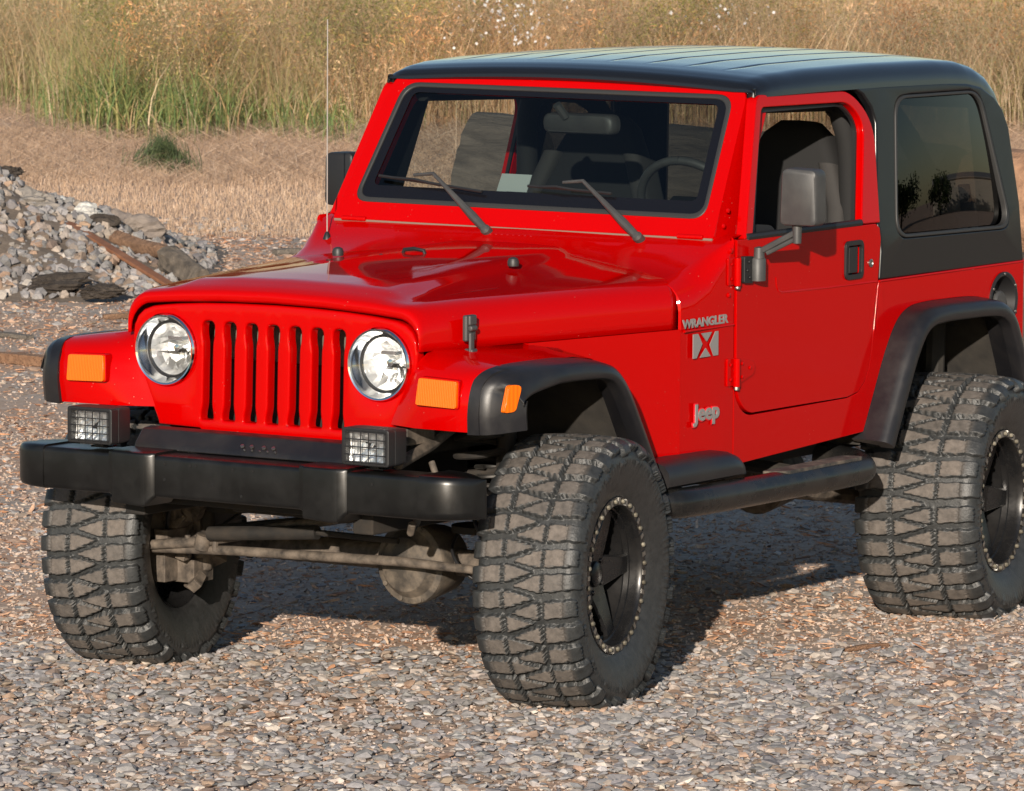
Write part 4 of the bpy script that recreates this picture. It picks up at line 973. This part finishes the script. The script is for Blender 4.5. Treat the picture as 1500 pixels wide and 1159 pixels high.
for n, d0, d1, s0, s1 in ((27000, 15.2, 18.8, .018, .070), (16000, 18.8, 23, .014, .062), (11000, 23, 29, .016, .070), (10000, 29, 36, .018, .085)):
    d, l, xy = dl_points(n, d0, d1, .55)
    sz = s0+(s1-s0)*rng.beta(1.0, 3.4, n)*1.15; pz = pnoise(xy, 1.6, 5)
    front = np.clip((19.2-d)/2., 0, 1)
    keep = rng.uniform(0, 1, n) < np.clip(.46+.48*front+.62*pz, .08, 1)
    pos = np.stack([xy[:, 0], xy[:, 1], np.full(n, .002)], 1)
    pos[:, 2] += rng.uniform(0, .010, n)*(front > .3)
    ALL.append(scatter(pos[keep], sz[keep]*1.08, (stone_cols(n)*(.90 if d0 < 18 else .93) if d0 < 18 else stone_cols(n, PWT)*.95)[keep], .14, .23))
for n, d0, d1, s1 in ((11000, 15.2, 19, .085), (9000, 19, 25, .085), (9000, 25, 35, .10), (7000, 12.5, 15.2, .085)):   # the yard beyond the middle strip
    d, l, xy = dl_points(n, d0, d1, 3.2, hollow=.5) if d0 > 13 else dl_points(n, d0, d1, 2.0)
    pos = np.stack([xy[:, 0], xy[:, 1], np.full(n, .002)], 1); ALL.append(scatter(pos, .02+s1*rng.beta(1, 3.0, n), stone_cols(n, PW if d0 < 18 else PWT)*.93, .14, .23))
FINE = hulls(14, 8, .55)
for n, d0, d1 in ((26000, 15.2, 19.5), (26000, 19.5, 25), (16000, 25, 35)):
    d, l, xy = dl_points(n, d0, d1, .5); sz = rng.uniform(.007, .020, n)*(1+.02*(d-15)); pos = np.stack([xy[:, 0], xy[:, 1], np.full(n, .004)], 1)
    ALL.append(scatter(pos, sz, np.clip(stone_cols(n)*.4+np.array([.48, .345, .26])*.6*rng.uniform(.7, 1.3, (n, 1)), 0, 1), .6, .22, FINE))
# stones pushed up round the tyres
for wx, wy in ((.02, .765), (.02, -.765), (-2.34, .77), (-2.34, -.77)):
    n = 420; a = rng.uniform(0, 2*pi, n); q = 1+np.abs(rng.normal(0, .22, n)); px_ = wx+np.cos(a)*.15*q; py_ = wy+np.sin(a)*.175*q
    pos = np.stack([px_, py_, .016*np.exp(-((q-1)/.25)**2)*rng.uniform(.4, 1.3, n)], 1)
    ALL.append(scatter(pos, rng.uniform(.012, .042, n), stone_cols(n, PWT)*.93, .3, .2))
def cat(L):
    V, F, C = [], [], []; o = 0
    for v, f, c in L: V.append(v); F.append(f+o); C.append(c); o += len(v)
    return np.concatenate(V), np.concatenate(F), np.concatenate(C)
tag(mass('gravel', *cat(ALL), STONE), 'loose grey and tan crushed stone covering the yard', 'gravel', kind='stuff')
# shredded bark and wood splinters between the stones
n = 78000; d, l, xy = [np.concatenate(q) for q in zip(dl_points(60000, 15.2, 35, .5), dl_points(18000, 14, 35, 3.2, hollow=.5))]; pz = pnoise(xy, 1.3, 11); keep = rng.uniform(0, 1, n) < np.clip(.28+.6*pz+.42*np.clip((d-16.8)/2, 0, 1), .04, 1)
bp = np.array([(.50, .26, .145), (.42, .225, .13), (.52, .325, .215), (.34, .18, .11), (.54, .37, .26), (.25, .145, .10)])
pos = np.stack([xy[:, 0], xy[:, 1], np.full(n, .004)], 1); sz = .010+.046*rng.beta(1.2, 4.5, n)
V, F, C = scatter(pos[keep], sz[keep], (bp[rng.integers(0, 6, n)]*rng.uniform(.75, 1.25, (n, 1)))[keep], .18, .15, hulls(12, 9, .28), rng.uniform(1.2, 2.8, n)[keep])
tag(mass('bark_litter', V, F, C, BARK), 'orange brown bark chips and splinters strewn over the gravel', 'bark litter', kind='stuff')

# heap of stone on the left
nd, nl = 60, 140; dd = np.linspace(30.2, 34.8, nd); ll = np.linspace(-9.2, -1.4, nl); D_, L_ = np.meshgrid(dd, ll, indexing='ij')
Zp = pile_h(D_, L_)+.015*np.sin(D_*9+L_*7)*(pile_h(D_, L_) > .03)-.004
B0 = np.array([CAM.x, CAM.y]); XY = B0+D_[..., None]*np.array([FH.x, FH.y])+L_[..., None]*np.array([RT.x, RT.y])
V = np.concatenate([XY, Zp[..., None]], -1).reshape(-1, 3); i, j = np.meshgrid(np.arange(nd-1), np.arange(nl-1), indexing='ij'); a = (i*nl+j).ravel(); F = np.stack([a, a+1, a+nl+1, a+nl], 1)
VP, FP_ = V, F
n = 12500; d = rng.uniform(30.3, 34.4, n); l = rng.uniform(-9, -1.45, n); h = pile_h(d, l); keep = h > .02; d, l, h = d[keep], l[keep], h[keep]
pos = np.concatenate([B0+d[:, None]*np.array([FH.x, FH.y])+l[:, None]*np.array([RT.x, RT.y]), h[:, None]], 1); n = len(d)
sz = .03+.085*rng.beta(1.6, 3, n)
PW2 = np.array([.22, .2, .1, .14, .08, .1, .04, .05, .03, .04]); PW2 /= PW2.sum()
Vs, Fs, Cs = scatter(pos, sz, stone_cols(n, PW2)*.70, .6, .27, hulls(20, 18, .8))
hp_ = mass('gravel_heap', VP, FP_, np.tile([[.17, .135, .105]], (len(VP), 1)), STONE, None, True)
tag(hp_, 'low heap of rounded stones and soil at the left of the yard', 'gravel heap')
st_o = mass('heap_stones', Vs, Fs, Cs, STONE, 'stuff'); st_o.parent = hp_

# debris on and before the heap: each a thing
def at(px, py, d): # point at distance d on the line through a picture point of the 1500x1159 photograph
    v = FW+R2*((px-750)/8993.06)-U2*((py-579.5)/8993.06); k = d/(v.x*FH.x+v.y*FH.y); return CAM+v*k
def rough_log(name, path, r, mat, label, cat_, seed=1, n=14, group=None, wob=.16):
    rr = random.Random(seed); P = [Vector(p) for p in path]; M = 14; base = P[0].copy(); secs = []; prev = None
    ph = [rr.uniform(0, 6) for _ in range(6)]
    for i in range(M+1):
        t = i/M*(len(P)-1); k = min(int(t), len(P)-2); p = P[k].lerp(P[k+1], t-k); tg = (P[k+1]-P[k]).normalized()
        a = tg.cross(Vector((0, 0, 1))).normalized(); b = tg.cross(a); R_ = r[0]+(r[1]-r[0])*i/M
        sec = []
        for q in range(n):
            th = 2*pi*q/n; k_ = 1+wob*(.5*sin(3*th+ph[0]+i*.2)+.4*sin(5*th+ph[1]+i*.13)+.4*rr.uniform(-1, 1))
            sec.append(p-base+(a*cos(th)+b*sin(th))*R_*k_)
        secs.append(sec)
    o = G().loft(secs).obj(name, mat, smooth=40); o.location = base; tag(o, label, cat_, group); return o
WGREY = wood_mat('weathered_wood', (.10, .085, .07), (.26, .22, .18), 8, 25); WBRN = wood_mat('brown_wood', (.13, .07, .04), (.34, .20, .12), 6, 30); RUST = simple('rusty_steel', (.17, .065, .03), .8, var=(10, (.27, .12, .06)), bumps=(60, .4, .004))
DSOIL = soil_mat('dark_soil', (.025, .02, .017), (.085, .07, .058), 14); KNOT = None; WHITE = simple('chalky_rock', (.55, .55, .52), .9, var=(9, (.38, .36, .33)), bumps=(25, .6, .02))
# rusty flat bar leaning down the heap
a0, a1, a2 = at(80, 322, 32.2), at(130, 345, 31.9), at(252, 420, 31.0)
g = G(); W_ = (a2-a0).normalized(); sd_ = W_.cross(Vector((0, 0, 1))).normalized(); up_ = sd_.cross(W_)
g.loft([[p-a0+sd_*x+up_*y for x, y in ((-.028, -.008), (.028, -.008), (.028, .010), (-.028, .010))] for p in (a0, a0.lerp(a1, .5)+up_*.012, a1, a1.lerp(a2, .5), a2)])
o = g.obj('steel_bar', RUST, bevel=.003); o.location = a0; tag(o, 'long rusty brown steel bar lying diagonally down the stone heap', 'steel bar')
rough_log('driftwood', [at(168, 352, 32.0), at(205, 362, 31.9), at(258, 372, 31.7)], (.050, .035), WBRN, 'short brown weathered branch lying on the heap behind the rusty bar', 'branch', 3)
rough_log('rotten_log', [at(248, 378, 31.5), at(296, 410, 31.2)], (.075, .055), simple('rotten_wood', (.05, .042, .035), .95, var=(16, (.17, .14, .11)), bumps=(30, .8, .02)), 'grey rotten log end at the foot of the heap beside the red hood', 'log', 5)
rough_log('stick', [at(60, 365, 31.6), at(56, 318, 31.9)], (.012, .010), WBRN, 'thin brown stick standing out of the stone heap', 'stick', 8, 8)
rough_log('stick', [at(118, 305, 33.0), at(146, 322, 32.8)], (.014, .010), WBRN, 'dark stick on top of the heap beside the white rock', 'stick', 9, 8)
def clod(name, c, s, mat, label, cat_, seed, flat=.6):
    bm = bmesh.new(); bmesh.ops.create_icosphere(bm, subdivisions=4, radius=1); rr = np.random.default_rng(seed); ks = [(rr.normal(size=3)*f, rr.uniform(0, 6), a) for f, a in ((1.5, .20), (3, .14), (6, .09), (11, .06), (19, .035), (30, .02))for _ in range(2)]
    for v in bm.verts:
        p = np.array(v.co); k = 1+sum(a*sin(float(p @ q)+ph) for q, ph, a in ks); v.co = Vector((p[0]*s[0]*k, p[1]*s[1]*k, p[2]*s[2]*k))
    me = bpy.data.meshes.new(name); bm.to_mesh(me); bm.free(); me.materials.append(mat); o = bpy.data.objects.new(name, me); COL.objects.link(o); o.location = c; o.rotation_euler = (0, 0, radians(YAW-90)); tag(o, label, cat_); return o
clod('chalk_rock', at(128, 318, 32.4), (.10, .08, .055), WHITE, 'white chalky rock on the crest of the heap above the rusty bar', 'rock', 1)
clod('chalk_rock', at(72, 302, 32.7), (.11, .08, .05), WHITE, 'pale broken rock left of the white chalky rock on the heap', 'rock', 2)
clod('earth_clod', at(40, 300, 32.4), (.16, .10, .075), simple('grey_rock', (.16, .15, .14), .9, var=(9, (.26, .23, .2)), bumps=(20, .6, .02)), 'grey brown boulder at the left end of the heap crest', 'rock', 3)
clod('earth_clod', at(4, 258, 32.9), (.13, .10, .05), DSOIL, 'dark earth clod at the very top of the heap', 'earth clod', 4)
clod('earth_clod', at(182, 338, 32.6), (.13, .10, .08), simple('grey_clod', (.13, .11, .10), .95, var=(14, (.24, .2, .17)), bumps=(25, .6, .02)), 'grey earth clod behind the brown branch on the heap', 'earth clod', 5)
clod('earth_clod', at(82, 416, 30.7), (.135, .08, .045), DSOIL, 'dark soil lump at the front foot of the stone heap', 'earth clod', 6)
clod('earth_clod', at(150, 428, 30.4), (.10, .06, .035), DSOIL, 'small dark soil lump right of the larger one at the heap foot', 'earth clod', 7)
clod('earth_clod', at(142, 332, 32.3), (.10, .06, .05), DSOIL, 'dark soil patch under the white chalky rock', 'earth clod', 9)
def plank(a, b, w_, t_, mat, label):
    A, B = Vector(a), Vector(b); u = (B-A).normalized(); s = u.cross(Vector((0, 0, 1))).normalized(); k = Vector((0, 0, 1))
    o = G().loft([[p-A+s*x+k*z for x, z in ((-w_, 0), (w_, 0), (w_, t_), (-w_, t_))] for p in (A, A.lerp(B, .5)+k*.004, B)]).obj('plank', mat, bevel=.004); o.location = A; tag(o, label, 'plank')
ORW = wood_mat('orange_wood', (.22, .11, .06), (.42, .24, .14), 4, 40)
plank(DL(27.45, -2.36, .004), DL(27.25, -2.08, .004), .035, .045, ORW, 'orange brown broken plank on the gravel at the left edge')
plank(DL(29.55, -1.98, .004), DL(29.6, -1.78, .004), .02, .025, WBRN, 'short reddish board lying on gravel below the heap')
plank(DL(28.7, -2.48, .004), DL(28.5, -2.25, .004), .03, .02, WGREY, 'flat grey piece of wood on gravel near the left edge')
plank(DL(18.6, 1.02, .004), DL(18.72, 1.16, .004), .012, .014, ORW, 'small splinter of wood on gravel in front of the rear wheel')
plank(DL(17.55, .20, .004), DL(17.5, .42, .004), .018, .012, ORW, 'tan strip of bark on gravel below the front wheel')
plank(DL(33.4, -1.30, .006), DL(33.5, -1.15, .006), .03, .03, WGREY, 'dark weathered board at the field edge beyond the hood')

# two big logs behind the vehicle
LOGW = wood_mat('felled_log', (.22, .115, .065), (.50, .29, .175), 3, 9); LOGD = wood_mat('grey_log', (.03, .026, .022), (.13, .11, .09), 22, 1.6)
rough_log('felled_log', [(-8.9, -5.95, .29), (-9.0, -4.0, .28), (-9.1, -.9, .27)], (.31, .28), LOGD, 'big grey felled log on the ground behind the vehicle', 'log', 21, 40, wob=.10)
rough_log('felled_log', [(-9.25, -5.60, .78), (-9.28, -4.6, .775), (-9.32, -3.12, .75)], (.27, .25), LOGD, 'dark weathered log lying on top of the big grey log behind the vehicle', 'log', 22, 40, wob=.10)
rough_log('felled_log', [(-9.35, -3.02, .74), (-9.38, -2.0, .73), (-9.4, -.6, .71)], (.25, .235), LOGW, 'orange brown log lying on top of the big grey log right of the vehicle', 'log', 23, 40, wob=.06)

# ---- grass
def blades(base, h, wd, lean, az, col, tipcol, curve=.5, seg=4):
    n = len(base); t = np.linspace(0, 1, seg+1); dirx, diry = np.cos(az), np.sin(az); sx, sy = -diry, dirx
    fa = rng.uniform(0, pi, n); sx, sy = np.cos(fa), np.sin(fa)
    V = np.zeros((n, seg+1, 2, 3)); C = np.zeros((n, seg+1, 2, 3))
    for k, tk in enumerate(t):
        bend = lean*(tk**(1+curve*2)); r = h*np.sin(np.clip(bend, 0, 1.55))*tk*.95; z = h*tk*np.cos(np.clip(bend, 0, 1.54)); wk = wd*(1-tk**1.6*.9)
        for s_, q in ((0, -1), (1, 1)):
            V[:, k, s_, 0] = base[:, 0]+dirx*r+sx*wk*q; V[:, k, s_, 1] = base[:, 1]+diry*r+sy*wk*q; V[:, k, s_, 2] = base[:, 2]+z
        C[:, k, :, :] = (col*(1-tk)+tipcol*tk)[:, None, :]
    m = (seg+1)*2; o = (np.arange(n)*m)[:, None]; F = np.concatenate([(o+np.array([[2*k, 2*k+1, 2*k+3, 2*k+2]]))[:, None, :] for k in range(seg)], 1).reshape(-1, 4)
    return V.reshape(-1, 3), F, C.reshape(-1, 3)
STRAW = np.array([(.66, .47, .29), (.60, .40, .235), (.70, .54, .36), (.55, .35, .19), (.64, .50, .34)]); OLIVE = np.array([(.26, .265, .095), (.33, .31, .11), (.20, .22, .08), (.38, .33, .13)]); GREEN = np.array([(.15, .235, .085), (.19, .27, .095), (.11, .18, .07), (.24, .30, .11)])
def grass(n, d0, d1, hf, wd, colf, lean=(.15, .7), seg=4, clump=.0, side=1.2, curve=None, hollow=None):
    d, l, xy = dl_points(n, d0, d1, side, hollow=hollow)
    if clump:
        m = max(1, n//9); cd_, cl_, cxy = dl_points(m, d0, d1, side, hollow=hollow); k = rng.integers(0, m, n); xy = cxy[k]+rng.normal(0, clump, (n, 2)); d, l = cd_[k], cl_[k]
    h = hf(d, l, xy); c, tc = colf(d, l, xy, n); ok = h > 0
    if colf.__name__ in ('tall_cols', 'green_c'): ok &= d > foot_d(d, l)-(.9 if colf.__name__ == 'green_c' else 0)+rng.exponential(.12, n)-.25
    b = np.concatenate([xy, np.zeros((n, 1)) if curve is None else rng.uniform(0, .07, (n, 1))], 1)[ok]
    n = len(b); return blades(b, h[ok], rng.uniform(*wd, n), rng.uniform(*lean, n), rng.uniform(0, 2*pi, n), c[ok], tc[ok], rng.uniform(.2, .8) if curve is None else curve, seg)
def foot_d(d, l):
    px = l/d*8993+750; return np.interp(px, [-300, 0, 90, 190, 500, 1500], [48.3, 47.6, 46.2, 44.2, 44.5, 45.0])+.35*np.sin(l*3.1+1)+.25*np.sin(l*7.3+2)+.15*np.sin(l*17+.5)
def mixc(wts, n):
    """per-blade colour from straw / olive / green by weights"""
    P = np.concatenate([STRAW, OLIVE, GREEN]); r = rng.uniform(0, 1, n); ws, wo_ = wts
    g0 = np.where(r < ws, rng.integers(0, 5, n), np.where(r < ws+wo_, 5+rng.integers(0, 4, n), 9+rng.integers(0, 4, n))); return P[g0]*rng.uniform(.7, 1.25, (n, 1))
def tall_cols(d, l, xy, n):
    px = l/d*8993+750; left = np.clip((560-px)/420, 0, 1); pn = pnoise(xy, 1.1, 21)
    ws = np.clip(.76-.42*left+.28*pn, .1, .95); wo_ = np.clip((1-ws)*.75, 0, 1); pv = pnoise(xy, 2.3, 91)[:, None]; c = mixc((ws, wo_), n)*(.92+.45*pv)*(1+np.clip(pnoise(xy, .7, 133), -1, 1)[:, None]*np.array([.16, .02, -.12])); tc = .45*c+.55*STRAW[rng.integers(0, 5, n)]*rng.uniform(.8, 1.15, (n, 1)); return c, tc
TG = [grass(62000, 44.5, 52, lambda d, l, xy: rng.uniform(.35, .95, len(d))*(1+.3*pnoise(xy, .9, 31)), (.0014, .0034), tall_cols, (.15, 1.35), 5, .16),
      grass(26000, 44.6, 50, lambda d, l, xy: rng.uniform(.6, 1.4, len(d)), (.0010, .0022), tall_cols, (.3, 1.5), 5, .2),
      grass(9000, 52, 62, lambda d, l, xy: rng.uniform(.8, 1.6, len(d)), (.004, .008), tall_cols, (.1, .8), 4, .15)]
TG.append(grass(34000, 44.4, 50, lambda d, l, xy: rng.uniform(.4, 1.2, len(d)), (.0014, .0034), tall_cols, (.15, 1.35), 4, .16, 6.5, None, 1.0))
# leaves, flower heads and broken stems of the tall weeds, in patches of rust, pink-brown, olive and straw
n = 290000; d = 44.2+6.*rng.beta(1, 2.2, n); l = rng.uniform(-1, 1, n)*(d*.0836+1.2); l = np.where(np.arange(n) < 60000, np.sign(l)*(d*.0836+1.0+rng.uniform(0, 1, n)*5.5), l); xy = B0+d[:, None]*np.array([FH.x, FH.y])+l[:, None]*np.array([RT.x, RT.y])
zz = rng.beta(1.25, 1.15, n)*(1.25+.22*pnoise(xy, 1.1, 78)); lz = np.stack([l, zz*1.2+d*.4], 1)
q1 = pnoise(lz, 3.2, 301); q2 = pnoise(lz, 5.5, 302); q3 = pnoise(lz, 1.3, 303)
left_ = np.clip((540-(l/d*8993+750))/420, 0, 1); sst = lambda x: np.clip(x, 0, 1)**2*(3-2*np.clip(x, 0, 1))
ol = sst(.27+.85*q1+.45*q3+.42*left_*(1.2-zz)+.28*rng.normal(size=n))[:, None]; ru = sst(.5+.9*q2+.35*rng.normal(size=n))[:, None]; dk = sst(.45+.9*pnoise(lz, 4.1, 309)+.3*rng.normal(size=n))[:, None]
c_ = ((np.array([.70, .49, .33])*(1-ru)+np.array([.55, .285, .145])*ru)*(1-ol)+(np.array([.34, .335, .10])*(1-dk)+np.array([.15, .19, .06])*dk)*ol)*rng.uniform(.45, 1.4, (n, 1))*(1+.48*pnoise(lz, 2.6, 305)[:, None])*np.array([1., .94, .86])
lean_ = rng.normal(size=(n, 3))*np.array([1, 1, 1.15]); lean_ /= np.linalg.norm(lean_, axis=1)[:, None]; sd_ = np.cross(lean_, rng.normal(size=(n, 3))); sd_ /= np.linalg.norm(sd_, axis=1)[:, None]
L_ = (.010+.075*rng.beta(1, 2.6, n))[:, None]; W_n = rng.uniform(.0014, .0048, n)[:, None]; P_ = np.concatenate([xy, np.maximum(zz, .02)[:, None]], 1)
ok_ = d > foot_d(d, l); P_, lean_, sd_, L_, W_n, c_ = P_[ok_], lean_[ok_], sd_[ok_], L_[ok_], W_n[ok_], c_[ok_]; n = len(P_)
V = np.stack([P_-lean_*L_*.5, P_+sd_*W_n, P_+lean_*L_*.5, P_-sd_*W_n], 1).reshape(-1, 3); TG.append((V, np.arange(n*4).reshape(-1, 4), np.repeat(np.clip(c_, .02, .95), 4, 0)))
# white flower heads near the top
n = 260; cxy = rng.normal(0, 1, (n, 2)); d = 45.5+.5*cxy[:, 0]; l = np.where(rng.uniform(size=n) < .75, -.05+.22*cxy[:, 1], 1.55+.2*cxy[:, 1]); xy = B0+d[:, None]*np.array([FH.x, FH.y])+l[:, None]*np.array([RT.x, RT.y]); zz = rng.uniform(.62, .98, n)
P_ = np.concatenate([xy, zz[:, None]], 1); u_ = rng.normal(size=(n, 3)); u_ /= np.linalg.norm(u_, axis=1)[:, None]; v_ = np.cross(u_, rng.normal(size=(n, 3))); v_ /= np.linalg.norm(v_, axis=1)[:, None]; r_n = rng.uniform(.008, .018, n)[:, None]
TG.append((np.stack([P_-u_*r_n, P_+v_*r_n, P_+u_*r_n, P_-v_*r_n], 1).reshape(-1, 3), np.arange(n*4).reshape(-1, 4), np.full((n*4, 3), .78)))
tag(mass('tall_grass', *cat(TG), GRASSM), 'bank of tall straw coloured and olive grass across the background', 'tall grass', kind='stuff')
def green_h(d, l, xy):
    px = l/d*8993+750; k = np.interp(px, [-60, 60, 180, 300, 430, 560], [.15, .6, 1, 1, .75, .1])*(.8+.35*pnoise(xy, 1.9, 55)); return np.where((k > .15) & (rng.uniform(0, 1, len(d)) < k), rng.uniform(.25, .95, len(d))*k, 0)
def green_c(d, l, xy, n):
    c = mixc((np.full(n, .10), np.full(n, .34)), n)*.85; return c, c*1.15+np.array([.03, .03, 0])
tag(mass('green_grass', *cat([grass(34000, 43.0, 46.6, green_h, (.0022, .0065), green_c, (.1, 1.25), 4, .09)]), GRASSM), 'broad green grass leaves at the foot of the straw bank on the left', 'green grass', kind='stuff')
def dry_c(d, l, xy, n):
    P = np.array([(.63, .455, .325), (.55, .39, .27), (.69, .53, .39), (.49, .34, .23), (.61, .42, .27)]); c = P[rng.integers(0, 5, n)]*rng.uniform(.8, 1.2, (n, 1)); return c, c*1.12
DG = [grass(150000, 34.6, 44.6, lambda d, l, xy: rng.uniform(.020, .065, len(d))*(1+.7*np.clip(pnoise(xy, 1.2, 41), 0, 1)), (.0010, .0026), dry_c, (.3, 1.45), 2, 0., .8),
      grass(44000, 38.6, 48.6, lambda d, l, xy: rng.uniform(.15, .50, len(d)), (.0012, .0030), dry_c, (1.30, 1.53), 3, .25, .8, -.42),
      grass(160, 42.5, 45.0, lambda d, l, xy: rng.uniform(.2, .6, len(d)), (.0012, .0026), dry_c, (.7, 1.5), 4, .3, .8),
      grass(120, 40.5, 44, lambda d, l, xy: rng.uniform(.3, .8, len(d)), (.0014, .003), dry_c, (.3, 1.2), 4, .03, .8)]
DG.append(grass(52000, 34.8, 44.6, lambda d, l, xy: rng.uniform(.025, .085, len(d)), (.0016, .0036), dry_c, (.3, 1.45), 2, 0., 6.5, None, .7)); DG.append(grass(10000, 38.6, 45.0, lambda d, l, xy: rng.uniform(.15, .50, len(d)), (.0014, .0034), dry_c, (1.30, 1.53), 3, .25, 6.5, -.42, .7))
tag(mass('dry_grass', *cat(DG), GRASSM), 'short bleached dry grass field between gravel and tall grass', 'dry grass', kind='stuff')
# low green weed in the dry field
wd_ = at(240, 262, 40.2); n = 1500; r = np.abs(rng.normal(0, .13, n)); a = rng.uniform(0, 2*pi, n)
b = np.stack([r*np.cos(a)*.8*1.6*abs(RT.x)+r*np.sin(a)*.5, r*np.cos(a)*1.6*RT.y*-1*-1, np.zeros(n)], 1)
cc = np.array([(.085, .12, .055), (.11, .14, .06), (.07, .09, .045)])[rng.integers(0, 3, n)]*rng.uniform(.7, 1.3, (n, 1))
V, F, C = blades(b, rng.uniform(.08, .27, n), rng.uniform(.003, .007, n), rng.uniform(.1, 1.1, n), a, cc, cc*1.15, .4, 3)
o = mass('weed_clump', V, F, C, GRASSM, None); o.location = (wd_.x, wd_.y, 0); tag(o, 'low dark green weed growing alone in the dry field', 'weed')

# ---- trees standing beyond the grass and across the yard (seen mirrored in the paint and glass)
def tree_mesh(seed, H, Rr):
    r = np.random.default_rng(seed); n = 2600; cs = r.normal(0, 1, (26, 3)); cs /= np.linalg.norm(cs, axis=1)[:, None]; cs *= r.uniform(.35, 1, (26, 1))*np.array([Rr, Rr, H*.36]); k = r.integers(0, 26, n)
    p = cs[k]+r.normal(0, .17*Rr, (n, 3)); p[:, 2] += H*.55; s = r.uniform(.10, .26, n)*Rr*.35
    u = r.normal(size=(n, 3)); u /= np.linalg.norm(u, axis=1)[:, None]; v = np.cross(u, r.normal(size=(n, 3))); v /= np.linalg.norm(v, axis=1)[:, None]
    V = np.stack([p+u*s[:, None], p+v*s[:, None]*.6, p-u*s[:, None], p-v*s[:, None]*.6], 1).reshape(-1, 3); F = np.arange(n*4).reshape(-1, 4)
    c = np.array([(.045, .075, .022), (.06, .09, .03), (.035, .06, .02), (.08, .09, .03)])[r.integers(0, 4, n)]*r.uniform(.7, 1.3, (n, 1)); return V, F, np.repeat(c, 4, 0)
BARKM = simple('tree_bark', (.10, .075, .055), .9, bumps=(8, .6, .05))
spots = [(-84, -66, 9, 5), (-96, -44, 10, 6), (-120, -92, 13, 8), (-110, -30, 9, 5),
         (-58, 43.5, 5.4, 2.6), (-56, 47, 4.6, 2.6), (-61, 42, 4.2, 2.2), (-54, 51, 5.6, 3.2), (-66, 38, 3.4, 2.0)]
for i, (x, y, H, Rr) in enumerate(spots):
    t_ = empty('tree', (x, y, 0))
    V, F, C = tree_mesh(i, H, Rr); o = mass('crown', V, F, C, LEAFM, None); o.parent = t_
    g = G(); g.tube([(0, 0, 0), (.1, .05, H*.3), (0, .1, H*.62)], [Rr*.07, Rr*.05, Rr*.02], 10)
    for k in range(5): g.tube([(.05, .05, H*(.3+.06*k)), (cos(k*2.4)*Rr*.5, sin(k*2.4)*Rr*.5, H*(.55+.06*k))], [Rr*.03, Rr*.008], 7)
    g.obj('trunk', BARKM, t_)
    tag(t_, 'dark leafy tree standing far beyond the yard, mirrored in the paint and glass', 'tree', 'trees around the yard')

# low plain building across the yard, mirrored in the side window
bd_ = empty('storage_building', (-76, 36, 0)); bd_.rotation_euler = (0, 0, radians(-33))
G().box((0, 0, 1.3), (5, 16, 2.6)).obj('wall', simple('block_wall', (.42, .38, .32), .9, bumps=(6, .4, .02)), bd_, bevel=.02)
G().loft([[(-2.7, y, 2.6), (2.7, y, 2.6), (2.7, y, 2.7), (0, y, 3.1), (-2.7, y, 2.7)] for y in (-8.2, 8.2)]).obj('roof', simple('sheet_roof', (.22, .21, .20), .6), bd_, smooth=0)
G().box((2.53, 2, 1.05), (.06, 2.4, 2.1)).obj('door', simple('door_grey', (.18, .18, .18), .6), bd_, bevel=.01)
tag(bd_, 'low pale block building far across the yard, mirrored in the side window', 'building')
